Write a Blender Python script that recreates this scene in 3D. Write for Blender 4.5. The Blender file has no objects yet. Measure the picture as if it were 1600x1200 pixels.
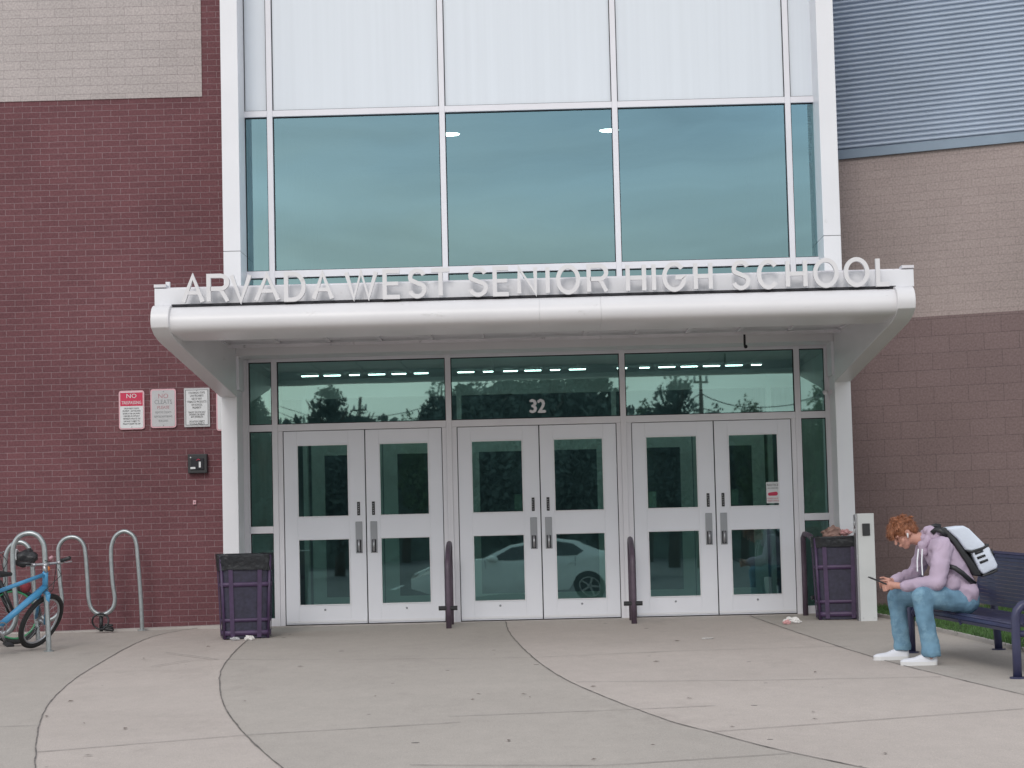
import bpy, bmesh, math, random
from mathutils import Vector, Matrix, noise
random.seed(7)
C = bpy.data.collections.new("scene"); bpy.context.scene.collection.children.link(C)
R = math.radians
V = Vector
# ---------------------------------------------------------------- camera solve
F = 3300.0; CAM = V((0.0656, -23.6074, 0.99)); YAW, PITCH, ROLL = -0.01374, 0.06971, -0.02431
fw = V((math.sin(YAW)*math.cos(PITCH), math.cos(YAW)*math.cos(PITCH), math.sin(PITCH)))
rt = V((math.cos(YAW), -math.sin(YAW), 0)); up = rt.cross(fw)
r2 = rt*math.cos(ROLL) + up*math.sin(ROLL); u2 = -rt*math.sin(ROLL) + up*math.cos(ROLL)
S = 0.0255
def ray(px, py): return r2*((px-800)/F) - u2*((py-600)/F) + fw
def at(px, py, Y):                      # survey point on the vertical plane at depth Y
    d = ray(px, py); return CAM + d*((Y-CAM.y)/d.y)
def gz(y): return S*max(min(y, 0), -27)
def gp(px, py):                         # survey point on the sloping plaza
    d = ray(px, py); t = -(CAM.z - S*CAM.y)/(d.z - S*d.y); return CAM + d*t
cam = bpy.data.cameras.new("camera"); co = bpy.data.objects.new("camera", cam)
bpy.context.scene.collection.objects.link(co); bpy.context.scene.camera = co
m = Matrix((r2, u2, -fw)).transposed().to_4x4(); m.translation = CAM; co.matrix_world = m
cam.sensor_width = 36; cam.lens = F/1600*36; cam.clip_end = 2000; cam.clip_start = 0.05

# ---------------------------------------------------------------- helpers
W = {}
def put(o, parent=None, mat=None):
    C.objects.link(o)
    if parent: o.parent = parent
    W[o] = mat if mat is not None else (W[parent] if parent else Matrix())
    return o
def thing(name, label, cat, loc=(0, 0, 0), rz=0, group=None):
    o = bpy.data.objects.new(name, None); o.empty_display_size = .1
    mw = Matrix.Translation(loc) @ Matrix.Rotation(rz, 4, 'Z')
    o.matrix_world = mw; o.location = loc; o.rotation_euler = (0, 0, rz)
    put(o, None, mw); tag(o, label, cat, group); return o
def tag(o, label=None, cat=None, group=None, kind=None):
    if label: o['label'] = label
    if cat: o['category'] = cat
    if group: o['group'] = group
    if kind: o['kind'] = kind
    return o
class MB:
    def __init__(s): s.v = []; s.f = []; s.mi = []; s.cur = 0
    def add(s, vs, fs, M=None):
        n = len(s.v)
        s.v += [tuple((M @ V(v)) if M else v) for v in vs]
        s.f += [tuple(i+n for i in f) for f in fs]; s.mi += [s.cur]*len(fs); return s
    def box(s, x0, x1, y0, y1, z0, z1, M=None):
        vs = [(x, y, z) for z in (z0, z1) for y in (y0, y1) for x in (x0, x1)]
        return s.add(vs, [(0, 2, 3, 1), (4, 5, 7, 6), (0, 1, 5, 4), (2, 6, 7, 3), (0, 4, 6, 2), (1, 3, 7, 5)], M)
    def prism(s, poly, d, M=None):      # list of 3d points, extruded by vector d
        n = len(poly); d = V(d); vs = [V(p) for p in poly] + [V(p)+d for p in poly]
        fs = [tuple(range(n))[::-1], tuple(range(n, 2*n))] + [(i, (i+1) % n, (i+1) % n+n, i+n) for i in range(n)]
        return s.add(vs, fs, M)
    def tube(s, path, r, n=10, closed=False, M=None, cap=True):
        P = [V(p) for p in path]; k = len(P); rr = r if isinstance(r, (list, tuple)) else [r]*k
        vs = []; t0 = None; nrm = None
        for i, p in enumerate(P):
            a = P[(i-1) % k] if (closed or i > 0) else P[i]; b = P[(i+1) % k] if (closed or i < k-1) else P[i]
            t = (b-a).normalized()
            if nrm is None:
                h = V((0, 0, 1)) if abs(t.z) < .9 else V((1, 0, 0)); nrm = (h - t*h.dot(t)).normalized()
            else: nrm = (nrm - t*nrm.dot(t)).normalized()
            bn = t.cross(nrm)
            for j in range(n):
                c = 2*math.pi*j/n; vs.append(p + (nrm*math.cos(c)+bn*math.sin(c))*rr[i])
        fs = []
        for i in range(k if closed else k-1):
            for j in range(n):
                a = i*n+j; b = i*n+(j+1) % n; c = ((i+1) % k)*n+(j+1) % n; d = ((i+1) % k)*n+j
                fs.append((a, b, c, d))
        if not closed and cap: fs += [tuple(range(n))[::-1], tuple(range((k-1)*n, k*n))]
        return s.add(vs, fs, M)
    def cap(s, a, ra, b, rb, n=14, sc=None):   # tapered capsule
        a = V(a); b = V(b); t = (b-a); L = t.length
        t = t.normalized() if L > 1e-6 else V((0, 0, 1)); P = []; Rr = []
        for i in range(1, 5):
            q = math.pi/2*(1-i/4*1.0); P.append(a - t*ra*math.sin(q)); Rr.append(max(ra*math.cos(q), 1e-4))
        for i in range(5):
            q = math.pi/2*(i/5*1.0+.001) if i else 0; P.append(b + t*rb*math.sin(q)); Rr.append(rb*math.cos(q))
        return s.tube(P, Rr, n)
    def chain(s, pts, n=14):            # [(point, radius), ...]
        for (a, ra), (b, rb) in zip(pts, pts[1:]): s.cap(a, ra, b, rb, n)
        return s
    def ball(s, c, r, M=None, n=16, m=10):
        c = V(c); rx, ry, rz = r if isinstance(r, (tuple, list)) else (r, r, r); vs = [(0, 0, -1)]
        for i in range(1, m):
            q = -math.pi/2+math.pi*i/m
            for j in range(n): vs.append((math.cos(q)*math.cos(2*math.pi*j/n), math.cos(q)*math.sin(2*math.pi*j/n), math.sin(q)))
        vs.append((0, 0, 1)); k = len(vs)-1
        vs = [c+V((x*rx, y*ry, z*rz)) for x, y, z in vs]; fs = [(0, 1+(j+1) % n, 1+j) for j in range(n)]
        for i in range(m-2):
            for j in range(n):
                a = 1+i*n+j; b = 1+i*n+(j+1) % n; fs.append((a, b, b+n, a+n))
        fs += [(k, k-n+j, k-n+(j+1) % n) for j in range(n)]
        return s.add(vs, fs, M)
    def grid(s, rows, close=False):     # list of equally long rows of points
        n = len(rows[0]); vs = [p for r in rows for p in r]; fs = []
        for i in range(len(rows)-1):
            for j in range(n if close else n-1):
                a = i*n+j; b = i*n+(j+1) % n; fs.append((a, b, b+n, a+n))
        return s.add(vs, fs)
    def mesh(s, name):
        me = bpy.data.meshes.new(name); me.from_pydata([tuple(v) for v in s.v], [], s.f); me.update()
        for p, i in zip(me.polygons, s.mi): p.material_index = i
        return me
def obj(name, mb, mats, parent=None, smooth=False, bevel=0, fix=True, seg=2):
    me = mb.mesh(name)
    for q in (mats if isinstance(mats, (list, tuple)) else [mats]): me.materials.append(q)
    if fix:
        bm = bmesh.new(); bm.from_mesh(me); bmesh.ops.recalc_face_normals(bm, faces=bm.faces); bm.to_mesh(me); bm.free()
    o = bpy.data.objects.new(name, me); put(o, parent)
    if parent: me.transform(W[parent].inverted())
    if smooth:
        for p in me.polygons: p.use_smooth = True
        if smooth == 'auto':
            me.set_sharp_from_angle(angle=R(35))
    if bevel:
        b = o.modifiers.new('b', 'BEVEL'); b.width = bevel; b.segments = seg; b.limit_method = 'ANGLE'; b.angle_limit = R(40)
    return o
def fuse(o, voxel, smooth=4, disp=None):  # union the shapes of a mesh into one continuous skin
    r = o.modifiers.new('r', 'REMESH'); r.mode = 'VOXEL'; r.voxel_size = voxel; r.use_smooth_shade = True
    if smooth:
        q = o.modifiers.new('s', 'SMOOTH'); q.iterations = smooth; q.factor = .5
    dg = bpy.context.evaluated_depsgraph_get(); me = bpy.data.meshes.new_from_object(o.evaluated_get(dg))
    mats = list(o.data.materials); o.modifiers.clear(); me.name = o.name; o.data = me
    if disp:
        me.update(); nr = [v.normal.copy() for v in me.vertices]; cs = [v.co.copy() for v in me.vertices]
        me.vertices.foreach_set('co', [q for c, n in zip(cs, nr) for q in (c+n*disp(c))]); me.update()
    for p in me.polygons: p.use_smooth = True
    if not me.materials:
        for q in mats: me.materials.append(q)
    return o
def text_mb(mb, txt, size, M, depth=.0012, align='CENTER', sx=1.0):
    cu = bpy.data.curves.new('t', 'FONT'); cu.body = txt; cu.size = size; cu.align_x = align; cu.extrude = depth; cu.resolution_u = 2
    o = bpy.data.objects.new('t', cu); C.objects.link(o)
    me = bpy.data.meshes.new_from_object(o.evaluated_get(bpy.context.evaluated_depsgraph_get()))
    S4 = Matrix.Diagonal((sx, 1, 1, 1))
    mb.add([S4 @ v.co for v in me.vertices], [tuple(p.vertices) for p in me.polygons], M)
    bpy.data.objects.remove(o); bpy.data.curves.remove(cu); bpy.data.meshes.remove(me)
FRONT = Matrix.Rotation(R(90), 4, 'X')   # text faces -Y

# ---------------------------------------------------------------- materials
def newmat(name):
    m = bpy.data.materials.new(name); m.use_nodes = True; nt = m.node_tree; nt.nodes.clear()
    return m, nt, nt.nodes.new, nt.links.new
def pbr(name, col, rough=.5, metal=0, var=.06, vs=3.0, bump=0, bs=60, spec=.5, dirt=None, stretch=(1, 1, 1)):
    m, nt, N, L = newmat(name)
    out = N('ShaderNodeOutputMaterial'); b = N('ShaderNodeBsdfPrincipled'); L(b.outputs[0], out.inputs[0])
    b.inputs['Roughness'].default_value = rough; b.inputs['Metallic'].default_value = metal
    b.inputs['Specular IOR Level'].default_value = spec
    tc = N('ShaderNodeTexCoord'); mp = N('ShaderNodeMapping'); mp.inputs['Scale'].default_value = stretch
    L(tc.outputs['Object'], mp.inputs[0])
    no = N('ShaderNodeTexNoise'); no.inputs['Scale'].default_value = vs; no.inputs['Detail'].default_value = 6; L(mp.outputs[0], no.inputs[0])
    mr = N('ShaderNodeMapRange'); mr.inputs['From Min'].default_value = .3; mr.inputs['From Max'].default_value = .7
    mr.inputs['To Min'].default_value = 1-var; mr.inputs['To Max'].default_value = 1+var; L(no.outputs[0], mr.inputs[0])
    mx = N('ShaderNodeVectorMath'); mx.operation = 'MULTIPLY'; mx.inputs[0].default_value = col[:3]; L(mr.outputs[0], mx.inputs[1])
    last = mx.outputs[0]
    if dirt:
        n2 = N('ShaderNodeTexNoise'); n2.inputs['Scale'].default_value = dirt[2]; n2.inputs['Detail'].default_value = 10; n2.inputs['Roughness'].default_value = .7; L(mp.outputs[0], n2.inputs[0])
        m2 = N('ShaderNodeMapRange'); m2.inputs['From Min'].default_value = dirt[1]; m2.inputs['From Max'].default_value = dirt[1]+.12; L(n2.outputs[0], m2.inputs[0])
        mm = N('ShaderNodeMix'); mm.data_type = 'RGBA'; L(m2.outputs[0], mm.inputs[0]); L(last, mm.inputs[6]); mm.inputs[7].default_value = (*dirt[0], 1); last = mm.outputs[2]
    L(last, b.inputs['Base Color'])
    if bump:
        n3 = N('ShaderNodeTexNoise'); n3.inputs['Scale'].default_value = bs; n3.inputs['Detail'].default_value = 4; L(mp.outputs[0], n3.inputs[0])
        bb = N('ShaderNodeBump'); bb.inputs['Strength'].default_value = bump; bb.inputs['Distance'].default_value = .01; L(n3.outputs[0], bb.inputs['Height']); L(bb.outputs[0], b.inputs['Normal'])
    return m
def brick(name, c1, c2, mort, w, h, ms, bump=.6, rough=.85, big=.1, off=.5):
    m, nt, N, L = newmat(name)
    out = N('ShaderNodeOutputMaterial'); b = N('ShaderNodeBsdfPrincipled'); L(b.outputs[0], out.inputs[0]); b.inputs['Roughness'].default_value = rough
    b.inputs['Specular IOR Level'].default_value = .25
    tc = N('ShaderNodeTexCoord'); sp = N('ShaderNodeSeparateXYZ'); cb = N('ShaderNodeCombineXYZ'); L(tc.outputs['Object'], sp.inputs[0]); L(sp.outputs[0], cb.inputs[0]); L(sp.outputs[2], cb.inputs[1])
    # a little waviness so that courses are not ruler straight
    wn = N('ShaderNodeTexNoise'); wn.inputs['Scale'].default_value = 9; L(cb.outputs[0], wn.inputs[0])
    ws = N('ShaderNodeVectorMath'); ws.operation = 'SCALE'; ws.inputs['Scale'].default_value = .006; L(wn.outputs['Color'], ws.inputs[0])
    wa = N('ShaderNodeVectorMath'); wa.operation = 'ADD'; L(cb.outputs[0], wa.inputs[0]); L(ws.outputs[0], wa.inputs[1])
    br = N('ShaderNodeTexBrick'); L(wa.outputs[0], br.inputs[0]); br.offset = off
    br.inputs['Scale'].default_value = 1; br.inputs['Brick Width'].default_value = w; br.inputs['Row Height'].default_value = h
    br.inputs['Mortar Size'].default_value = ms; br.inputs['Mortar Smooth'].default_value = .25; br.inputs['Bias'].default_value = 0
    br.inputs['Color1'].default_value = (*c1, 1); br.inputs['Color2'].default_value = (*c2, 1); br.inputs['Mortar'].default_value = (*mort, 1)
    n1 = N('ShaderNodeTexNoise'); n1.inputs['Scale'].default_value = .9; n1.inputs['Detail'].default_value = 5; L(cb.outputs[0], n1.inputs[0])
    n2 = N('ShaderNodeTexNoise'); n2.inputs['Scale'].default_value = 45; n2.inputs['Detail'].default_value = 5; L(cb.outputs[0], n2.inputs[0])
    r1 = N('ShaderNodeMapRange'); r1.inputs['From Min'].default_value = .3; r1.inputs['From Max'].default_value = .7; r1.inputs['To Min'].default_value = 1-big; r1.inputs['To Max'].default_value = 1+big; L(n1.outputs[0], r1.inputs[0])
    r2_ = N('ShaderNodeMapRange'); r2_.inputs['From Min'].default_value = .3; r2_.inputs['From Max'].default_value = .7; r2_.inputs['To Min'].default_value = .82; r2_.inputs['To Max'].default_value = 1.18; L(n2.outputs[0], r2_.inputs[0])
    ml = N('ShaderNodeMath'); ml.operation = 'MULTIPLY'; L(r1.outputs[0], ml.inputs[0]); L(r2_.outputs[0], ml.inputs[1])
    vm = N('ShaderNodeVectorMath'); vm.operation = 'MULTIPLY'; L(br.outputs[0], vm.inputs[0]); L(ml.outputs[0], vm.inputs[1]); L(vm.outputs[0], b.inputs['Base Color'])
    sub = N('ShaderNodeMath'); sub.operation = 'SUBTRACT'; sc = N('ShaderNodeMath'); sc.operation = 'MULTIPLY'; sc.inputs[1].default_value = .35
    L(n2.outputs[0], sc.inputs[0]); L(sc.outputs[0], sub.inputs[0]); L(br.outputs['Fac'], sub.inputs[1])
    bb = N('ShaderNodeBump'); bb.inputs['Strength'].default_value = bump; bb.inputs['Distance'].default_value = .008; L(sub.outputs[0], bb.inputs['Height']); L(bb.outputs[0], b.inputs['Normal'])
    return m
def glass(name, refl, tint, gl=(.72, .96, .9), wob=.02):
    m, nt, N, L = newmat(name)
    out = N('ShaderNodeOutputMaterial'); mix = N('ShaderNodeMixShader'); tr = N('ShaderNodeBsdfTransparent'); g = N('ShaderNodeBsdfGlossy')
    g.inputs['Roughness'].default_value = .012; g.inputs['Color'].default_value = (*gl, 1); tr.inputs['Color'].default_value = (*tint, 1)
    lw = N('ShaderNodeFresnel'); lw.inputs[0].default_value = 1.45
    ad = N('ShaderNodeMath'); ad.operation = 'ADD'; ad.use_clamp = True; ad.inputs[1].default_value = refl; L(lw.outputs[0], ad.inputs[0])
    L(ad.outputs[0], mix.inputs[0]); L(tr.outputs[0], mix.inputs[1]); L(g.outputs[0], mix.inputs[2]); L(mix.outputs[0], out.inputs[0])
    tc = N('ShaderNodeTexCoord'); no = N('ShaderNodeTexNoise'); no.inputs['Scale'].default_value = 1.3; no.inputs['Detail'].default_value = 1; L(tc.outputs['Object'], no.inputs[0])
    bb = N('ShaderNodeBump'); bb.inputs['Strength'].default_value = wob; bb.inputs['Distance'].default_value = .05; L(no.outputs[0], bb.inputs['Height']); L(bb.outputs[0], g.inputs['Normal'])
    return m
def concrete(name, col, spots=True):
    m, nt, N, L = newmat(name)
    out = N('ShaderNodeOutputMaterial'); b = N('ShaderNodeBsdfPrincipled'); L(b.outputs[0], out.inputs[0]); b.inputs['Roughness'].default_value = .9; b.inputs['Specular IOR Level'].default_value = .2
    tc = N('ShaderNodeTexCoord')
    def noi(s, d, r=.55, st=None):
        n = N('ShaderNodeTexNoise'); n.inputs['Scale'].default_value = s; n.inputs['Detail'].default_value = d; n.inputs['Roughness'].default_value = r
        if st:
            mp = N('ShaderNodeMapping'); mp.inputs['Scale'].default_value = st; L(tc.outputs['Object'], mp.inputs[0]); L(mp.outputs[0], n.inputs[0])
        else: L(tc.outputs['Object'], n.inputs[0])
        return n
    def rng(n, a, b_, c, d):
        r = N('ShaderNodeMapRange'); r.inputs['From Min'].default_value = a; r.inputs['From Max'].default_value = b_; r.inputs['To Min'].default_value = c; r.inputs['To Max'].default_value = d; L(n.outputs[0], r.inputs[0]); return r
    a = rng(noi(.45, 6, .6), .3, .7, .93, 1.05); c = rng(noi(7, 8, .7, (1, .5, 1)), .3, .7, .95, 1.05); d = rng(noi(140, 3), .3, .7, .8, 1.18)
    m1 = N('ShaderNodeMath'); m1.operation = 'MULTIPLY'; L(a.outputs[0], m1.inputs[0]); L(c.outputs[0], m1.inputs[1])
    m2 = N('ShaderNodeMath'); m2.operation = 'MULTIPLY'; L(m1.outputs[0], m2.inputs[0]); L(d.outputs[0], m2.inputs[1])
    # old chewing gum and drip spots
    vo = N('ShaderNodeTexVoronoi'); vo.inputs['Scale'].default_value = 2.7; L(tc.outputs['Object'], vo.inputs[0])
    rnd = N('ShaderNodeSeparateColor'); L(vo.outputs['Color'], rnd.inputs[0])
    th = N('ShaderNodeMath'); th.operation = 'MULTIPLY'; th.inputs[1].default_value = .075; L(rnd.outputs[0], th.inputs[0])
    lt = N('ShaderNodeMath'); lt.operation = 'LESS_THAN'; L(vo.outputs['Distance'], lt.inputs[0]); L(th.outputs[0], lt.inputs[1])
    g2 = N('ShaderNodeMath'); g2.operation = 'LESS_THAN'; g2.inputs[1].default_value = .62; L(rnd.outputs[1], g2.inputs[0])
    mk = N('ShaderNodeMath'); mk.operation = 'MULTIPLY'; L(lt.outputs[0], mk.inputs[0]); L(g2.outputs[0], mk.inputs[1])
    # wandering dirt lines
    st = rng(noi(1.1, 12, .76, (1, .4, 1)), .56, .7, 0, .42)
    vm = N('ShaderNodeVectorMath'); vm.operation = 'MULTIPLY'; vm.inputs[0].default_value = col; L(m2.outputs[0], vm.inputs[1])
    mx = N('ShaderNodeMix'); mx.data_type = 'RGBA'; L(st.outputs[0], mx.inputs[0]); L(vm.outputs[0], mx.inputs[6]); mx.inputs[7].default_value = (col[0]*.68, col[1]*.66, col[2]*.66, 1)
    my = N('ShaderNodeMix'); my.data_type = 'RGBA'
    ms = N('ShaderNodeMath'); ms.operation = 'MULTIPLY'; ms.inputs[1].default_value = .75; L(mk.outputs[0], ms.inputs[0])
    L(ms.outputs[0], my.inputs[0]); L(mx.outputs[2], my.inputs[6]); my.inputs[7].default_value = (.05, .045, .045, 1)
    L(my.outputs[2], b.inputs['Base Color'])
    bb = N('ShaderNodeBump'); bb.inputs['Strength'].default_value = .25; bb.inputs['Distance'].default_value = .004; L(d.outputs[0], bb.inputs['Height']); L(bb.outputs[0], b.inputs['Normal'])
    return m
M = {}
M['white'] = pbr('white_paint', (.74, .74, .77), .38, var=.03, vs=1.5, dirt=((.5, .49, .48), .64, 3.5), spec=.4)
M['frame'] = pbr('frame_paint', (.72, .71, .75), .4, var=.03, vs=2, spec=.4)
M['door'] = pbr('door_paint', (.76, .77, .82), .42, var=.035, vs=1.2, dirt=((.5, .49, .49), .7, 2.5), spec=.4)
M['darkgap'] = pbr('gasket', (.02, .02, .025), .8)
M['fascia'] = pbr('fascia_paint', (.68, .67, .685), .35, var=.03, vs=1.5, dirt=((.5, .48, .47), .63, 2.6), spec=.4, stretch=(1, 1, 3))
M['deck'] = pbr('soffit_metal', (.66, .64, .67), .6, var=.12, vs=3, dirt=((.22, .21, .22), .6, 5))
M['panel'] = pbr('translucent_panel', (.655, .695, .745), .35, var=.025, vs=14, stretch=(1, 1, .02), spec=.4)
M['brick'] = brick('red_brick', (.155, .066, .074), (.135, .058, .066), (.23, .15, .158), .203, .0695, .0042, big=.14)
M['lbrick'] = brick('light_brick', (.43, .385, .375), (.40, .36, .35), (.31, .275, .27), .4, .1, .0035, bump=.35, big=.06)
M['rbrick'] = brick('brown_brick', (.35, .29, .275), (.335, .276, .262), (.28, .23, .22), .4, .1, .0035, bump=.35, big=.09)
M['block'] = brick('split_block', (.2, .145, .143), (.186, .134, .132), (.145, .106, .106), .4, .195, .0045, bump=.4, big=.07)
M['siding'] = pbr('metal_siding', (.46, .53, .63), .42, metal=.3, var=.06, vs=1.2)
M['flash'] = pbr('flashing_metal', (.23, .29, .36), .45, metal=.3)
M['glass_up'] = glass('upper_glass', .25, (.4, .6, .56), gl=(.52, .82, .93))
M['glass'] = glass('door_glass', .23, (.52, .82, .76), gl=(.55, .87, .85))
M['conc_a'] = concrete('concrete_grey', (.415, .378, .342)); M['conc_b'] = concrete('concrete_warm', (.475, .422, .385)); M['conc_c'] = concrete('concrete_pale', (.42, .383, .347))
M['joint'] = pbr('joint_dirt', (.16, .145, .135), .95, var=.5, vs=12)
M['joint_faint'] = pbr('hairline_dirt', (.2, .185, .175), .95, var=.5, vs=6)
M['kerb'] = pbr('kerb_concrete', (.42, .39, .37), .9, var=.1, vs=3)
M['asphalt'] = pbr('asphalt', (.1, .1, .105), .9, var=.2, vs=2, bump=.4, bs=80)
M['stripe'] = pbr('line_paint', (.6, .6, .6), .8)
M['grass'] = pbr('grass', (.055, .115, .03), .9, var=.5, vs=9)
M['galv'] = pbr('galvanised_steel', (.36, .39, .4), .38, metal=.75, var=.12, vs=18)
M['steel'] = pbr('brushed_steel', (.42, .42, .44), .35, metal=.8, var=.08, vs=20)
M['plate'] = pbr('handle_plate', (.3, .31, .33), .42, metal=.5)
M['black'] = pbr('black_plastic', (.02, .021, .024), .45)
M['bag'] = pbr('bin_liner', (.015, .017, .021), .32, bump=.8, bs=25)
M['purple'] = pbr('purple_metal', (.06, .034, .085), .5, var=.2, vs=12, dirt=((.05, .04, .06), .6, 9))
M['mesh'] = pbr('dark_mesh', (.028, .026, .05), .6, var=.3, vs=30)
M['bronze'] = pbr('bronze_paint', (.085, .06, .085), .45, var=.2, vs=12)
M['post'] = pbr('post_paint', (.52, .53, .53), .5, var=.05, dirt=((.4, .39, .38), .68, 5))
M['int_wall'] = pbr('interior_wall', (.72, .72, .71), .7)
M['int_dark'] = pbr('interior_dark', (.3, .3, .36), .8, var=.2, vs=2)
M['int_floor'] = pbr('interior_floor', (.2, .2, .2), .5)
M['int_frame'] = pbr('interior_frame', (.78, .78, .78), .5)
M['red'] = pbr('sign_red', (.5, .02, .07), .5, var=.04); M['swhite'] = pbr('sign_white', (.62, .63, .64), .5, var=.04); M['sgrey'] = pbr('sign_grey', (.45, .45, .46), .5, var=.05)
M['pinkish'] = pbr('sign_border', (.62, .36, .4), .5); M['ink'] = pbr('sign_ink', (.03, .03, .035), .6); M['fadedred'] = pbr('sign_faded_red', (.4, .2, .22), .6); M['fadedink'] = pbr('sign_faded_ink', (.24, .25, .26), .6)
M['paper'] = pbr('paper', (.7, .68, .66), .8, bump=.5, bs=40); M['pinkpaper'] = pbr('pink_paper', (.6, .33, .33), .8)
M['cardboard'] = pbr('cardboard', (.3, .19, .16), .8, var=.2, vs=14)
M['navy'] = pbr('navy_metal', (.034, .036, .085), .38, var=.12, vs=10)
def emis(name, col, s):
    m, nt, N, L = newmat(name); o = N('ShaderNodeOutputMaterial'); e = N('ShaderNodeEmission'); e.inputs[0].default_value = (*col, 1); e.inputs[1].default_value = s; L(e.outputs[0], o.inputs[0]); return m
M['lamp'] = emis('lit_lamp', (1, .97, .9), 14)

# ================================================================= GROUND
def sheet(name, poly, mat, parent=None, dz=0):
    mb = MB(); mb.add([(x, y, gz(y)+dz) for x, y in poly], [tuple(range(len(poly)))])
    o = obj(name, mb, mat, parent); return o
def curve(px):                          # joint line surveyed on the plaza, smoothed
    P = [gp(*p) for p in px]; P = [V((p.x, p.y)) for p in P]; out = []
    for i in range(len(P)-1):
        a = P[max(i-1, 0)]; b = P[i]; c = P[i+1]; d = P[min(i+2, len(P)-1)]
        for k in range(6):
            t = k/6; out.append(.5*((2*b)+(c-a)*t+(2*a-5*b+4*c-d)*t*t+(3*b-a-3*c+d)*t**3))
    out.append(P[-1]); return out
J1 = curve([(372, 974), (285, 985), (225, 1000), (150, 1040), (100, 1075), (70, 1110), (58, 1150), (55, 1199)])
J2 = curve([(402, 988), (365, 1020), (345, 1050), (345, 1085), (360, 1120), (400, 1165), (440, 1199)])
J3 = curve([(790, 970), (797, 990), (830, 1025), (880, 1060), (960, 1095), (1050, 1128), (1115, 1145), (1200, 1168), (1345, 1199)])
J4 = curve([(1178, 965), (1250, 990), (1325, 1015), (1400, 1037), (1500, 1062), (1600, 1086)])
def ext(P, y1=-16, y0=.6):
    d = (P[-1]-P[-2]).normalized(); e = P[-1]+d*((y1-P[-1].y)/d.y) if d.y < -.05 and abs(d.x/d.y)*(P[-1].y-y1) < 9 else V((P[-1].x+9*(1 if d.x > 0 else -1), y1))
    return [V((P[0].x, y0))]+P+[e]
E = [ext(J) for J in (J1, J2, J3, J4)]
E[0][0] = V((-3.9, .6)); L0 = [V((-30, .6)), V((-30, -16))]; L5 = [V((30, .6)), V((30, -16))]
pave = obj('pavement', MB().add([(-30, .5, -.05), (30, .5, -.05), (30, -26.9, -.75), (-30, -26.9, -.75)], [(0, 1, 2, 3)]), M['joint']); tag(pave, 'grey and warm beige concrete plaza with curved joints in front of the doors', 'pavement', kind='structure')
edges = [L0]+E+[L5]
for i, mt in enumerate(('conc_c', 'conc_b', 'conc_a', 'conc_b', 'conc_c')):
    a = edges[i]; b = edges[i+1]
    sheet('concrete_slab', [(p.x, p.y) for p in a]+[(p.x, p.y) for p in reversed(b)], M[mt], pave)
sheet('concrete_slab', [(-30, -16), (30, -16), (30, -26.8), (-30, -26.8)], M['conc_a'], pave)
def strip(mb, P, w, dz):
    P = [V((p[0], p[1])) for p in P]; vs = []
    Q = []
    for a, b in zip(P, P[1:]):
        n = max(int((b-a).length/.08), 1); Q += [a+(b-a)*k/n for k in range(n)]
    Q.append(P[-1]); rows = []
    for i, p in enumerate(Q):
        t = (Q[min(i+1, len(Q)-1)]-Q[max(i-1, 0)]).normalized(); n = V((-t.y, t.x)); k = w*(.6+.8*noise.noise((p.x*9, p.y*9, 0))**2*2+.3*random.random())
        j = n*noise.noise((p.x*3, p.y*3, 5))*w*.6
        a = p+j+n*k/2; b = p+j-n*k/2; rows.append([(a.x, a.y, gz(a.y)+dz), (b.x, b.y, gz(b.y)+dz)])
    mb.grid(rows)
jm = MB()
for e in E: strip(jm, e, .0115, .004)
def gl(*px): return [V((gp(*p).x, gp(*p).y)) for p in px]
strip(jm, gl((1115, 1144), (1600, 1108)), .011, .005); strip(jm, gl((940, 1197), (1235, 1178)), .011, .005)
obj('joint', jm, M['joint'], pave)
fm = MB()
for l in [((55, 1176), (250, 1160), (398, 1148)), ((700, 1120), (990, 1109), (1118, 1103)), ((345, 1031), (560, 1031), (830, 1028)), ((830, 1028), (1050, 1018), (1330, 1010)), ((0, 1136), (60, 1134)), ((400, 1148), (720, 1129)), ((900, 1066), (1200, 1063), (1470, 1058)), ((235, 1042), (300, 1031), (345, 1031), (260, 1020)), ((640, 1196), (940, 1197))]:
    strip(fm, gl(*l), .012, .0045)
obj('hairline_crack', fm, M['joint_faint'], pave)
# lower car park, seen only in the glass
pk = obj('parking_lot', MB().add([(-300, -26.8, -.70), (300, -26.8, -.70), (300, -400, -.70), (-300, -400, -.70)], [(0, 1, 2, 3)]), M['asphalt']); tag(pk, 'dark asphalt car park reflected in the door glass', 'car park', kind='structure')
sm = MB()
for k in range(9): sm.box(-14+k*3.2, -13.88+k*3.2, -44, -39, -.697, -.694)
obj('line_marking', sm, M['stripe'], pk)
fg = MB(); fg.add([(-300, 60, -.9), (-300, -500, -.9), (300, -500, -.9), (300, 60, -.9)], [(0, 1, 2, 3)])
tag(obj('ground', fg, M['grass']), 'far ground beyond the school', 'ground', kind='structure')
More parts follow.
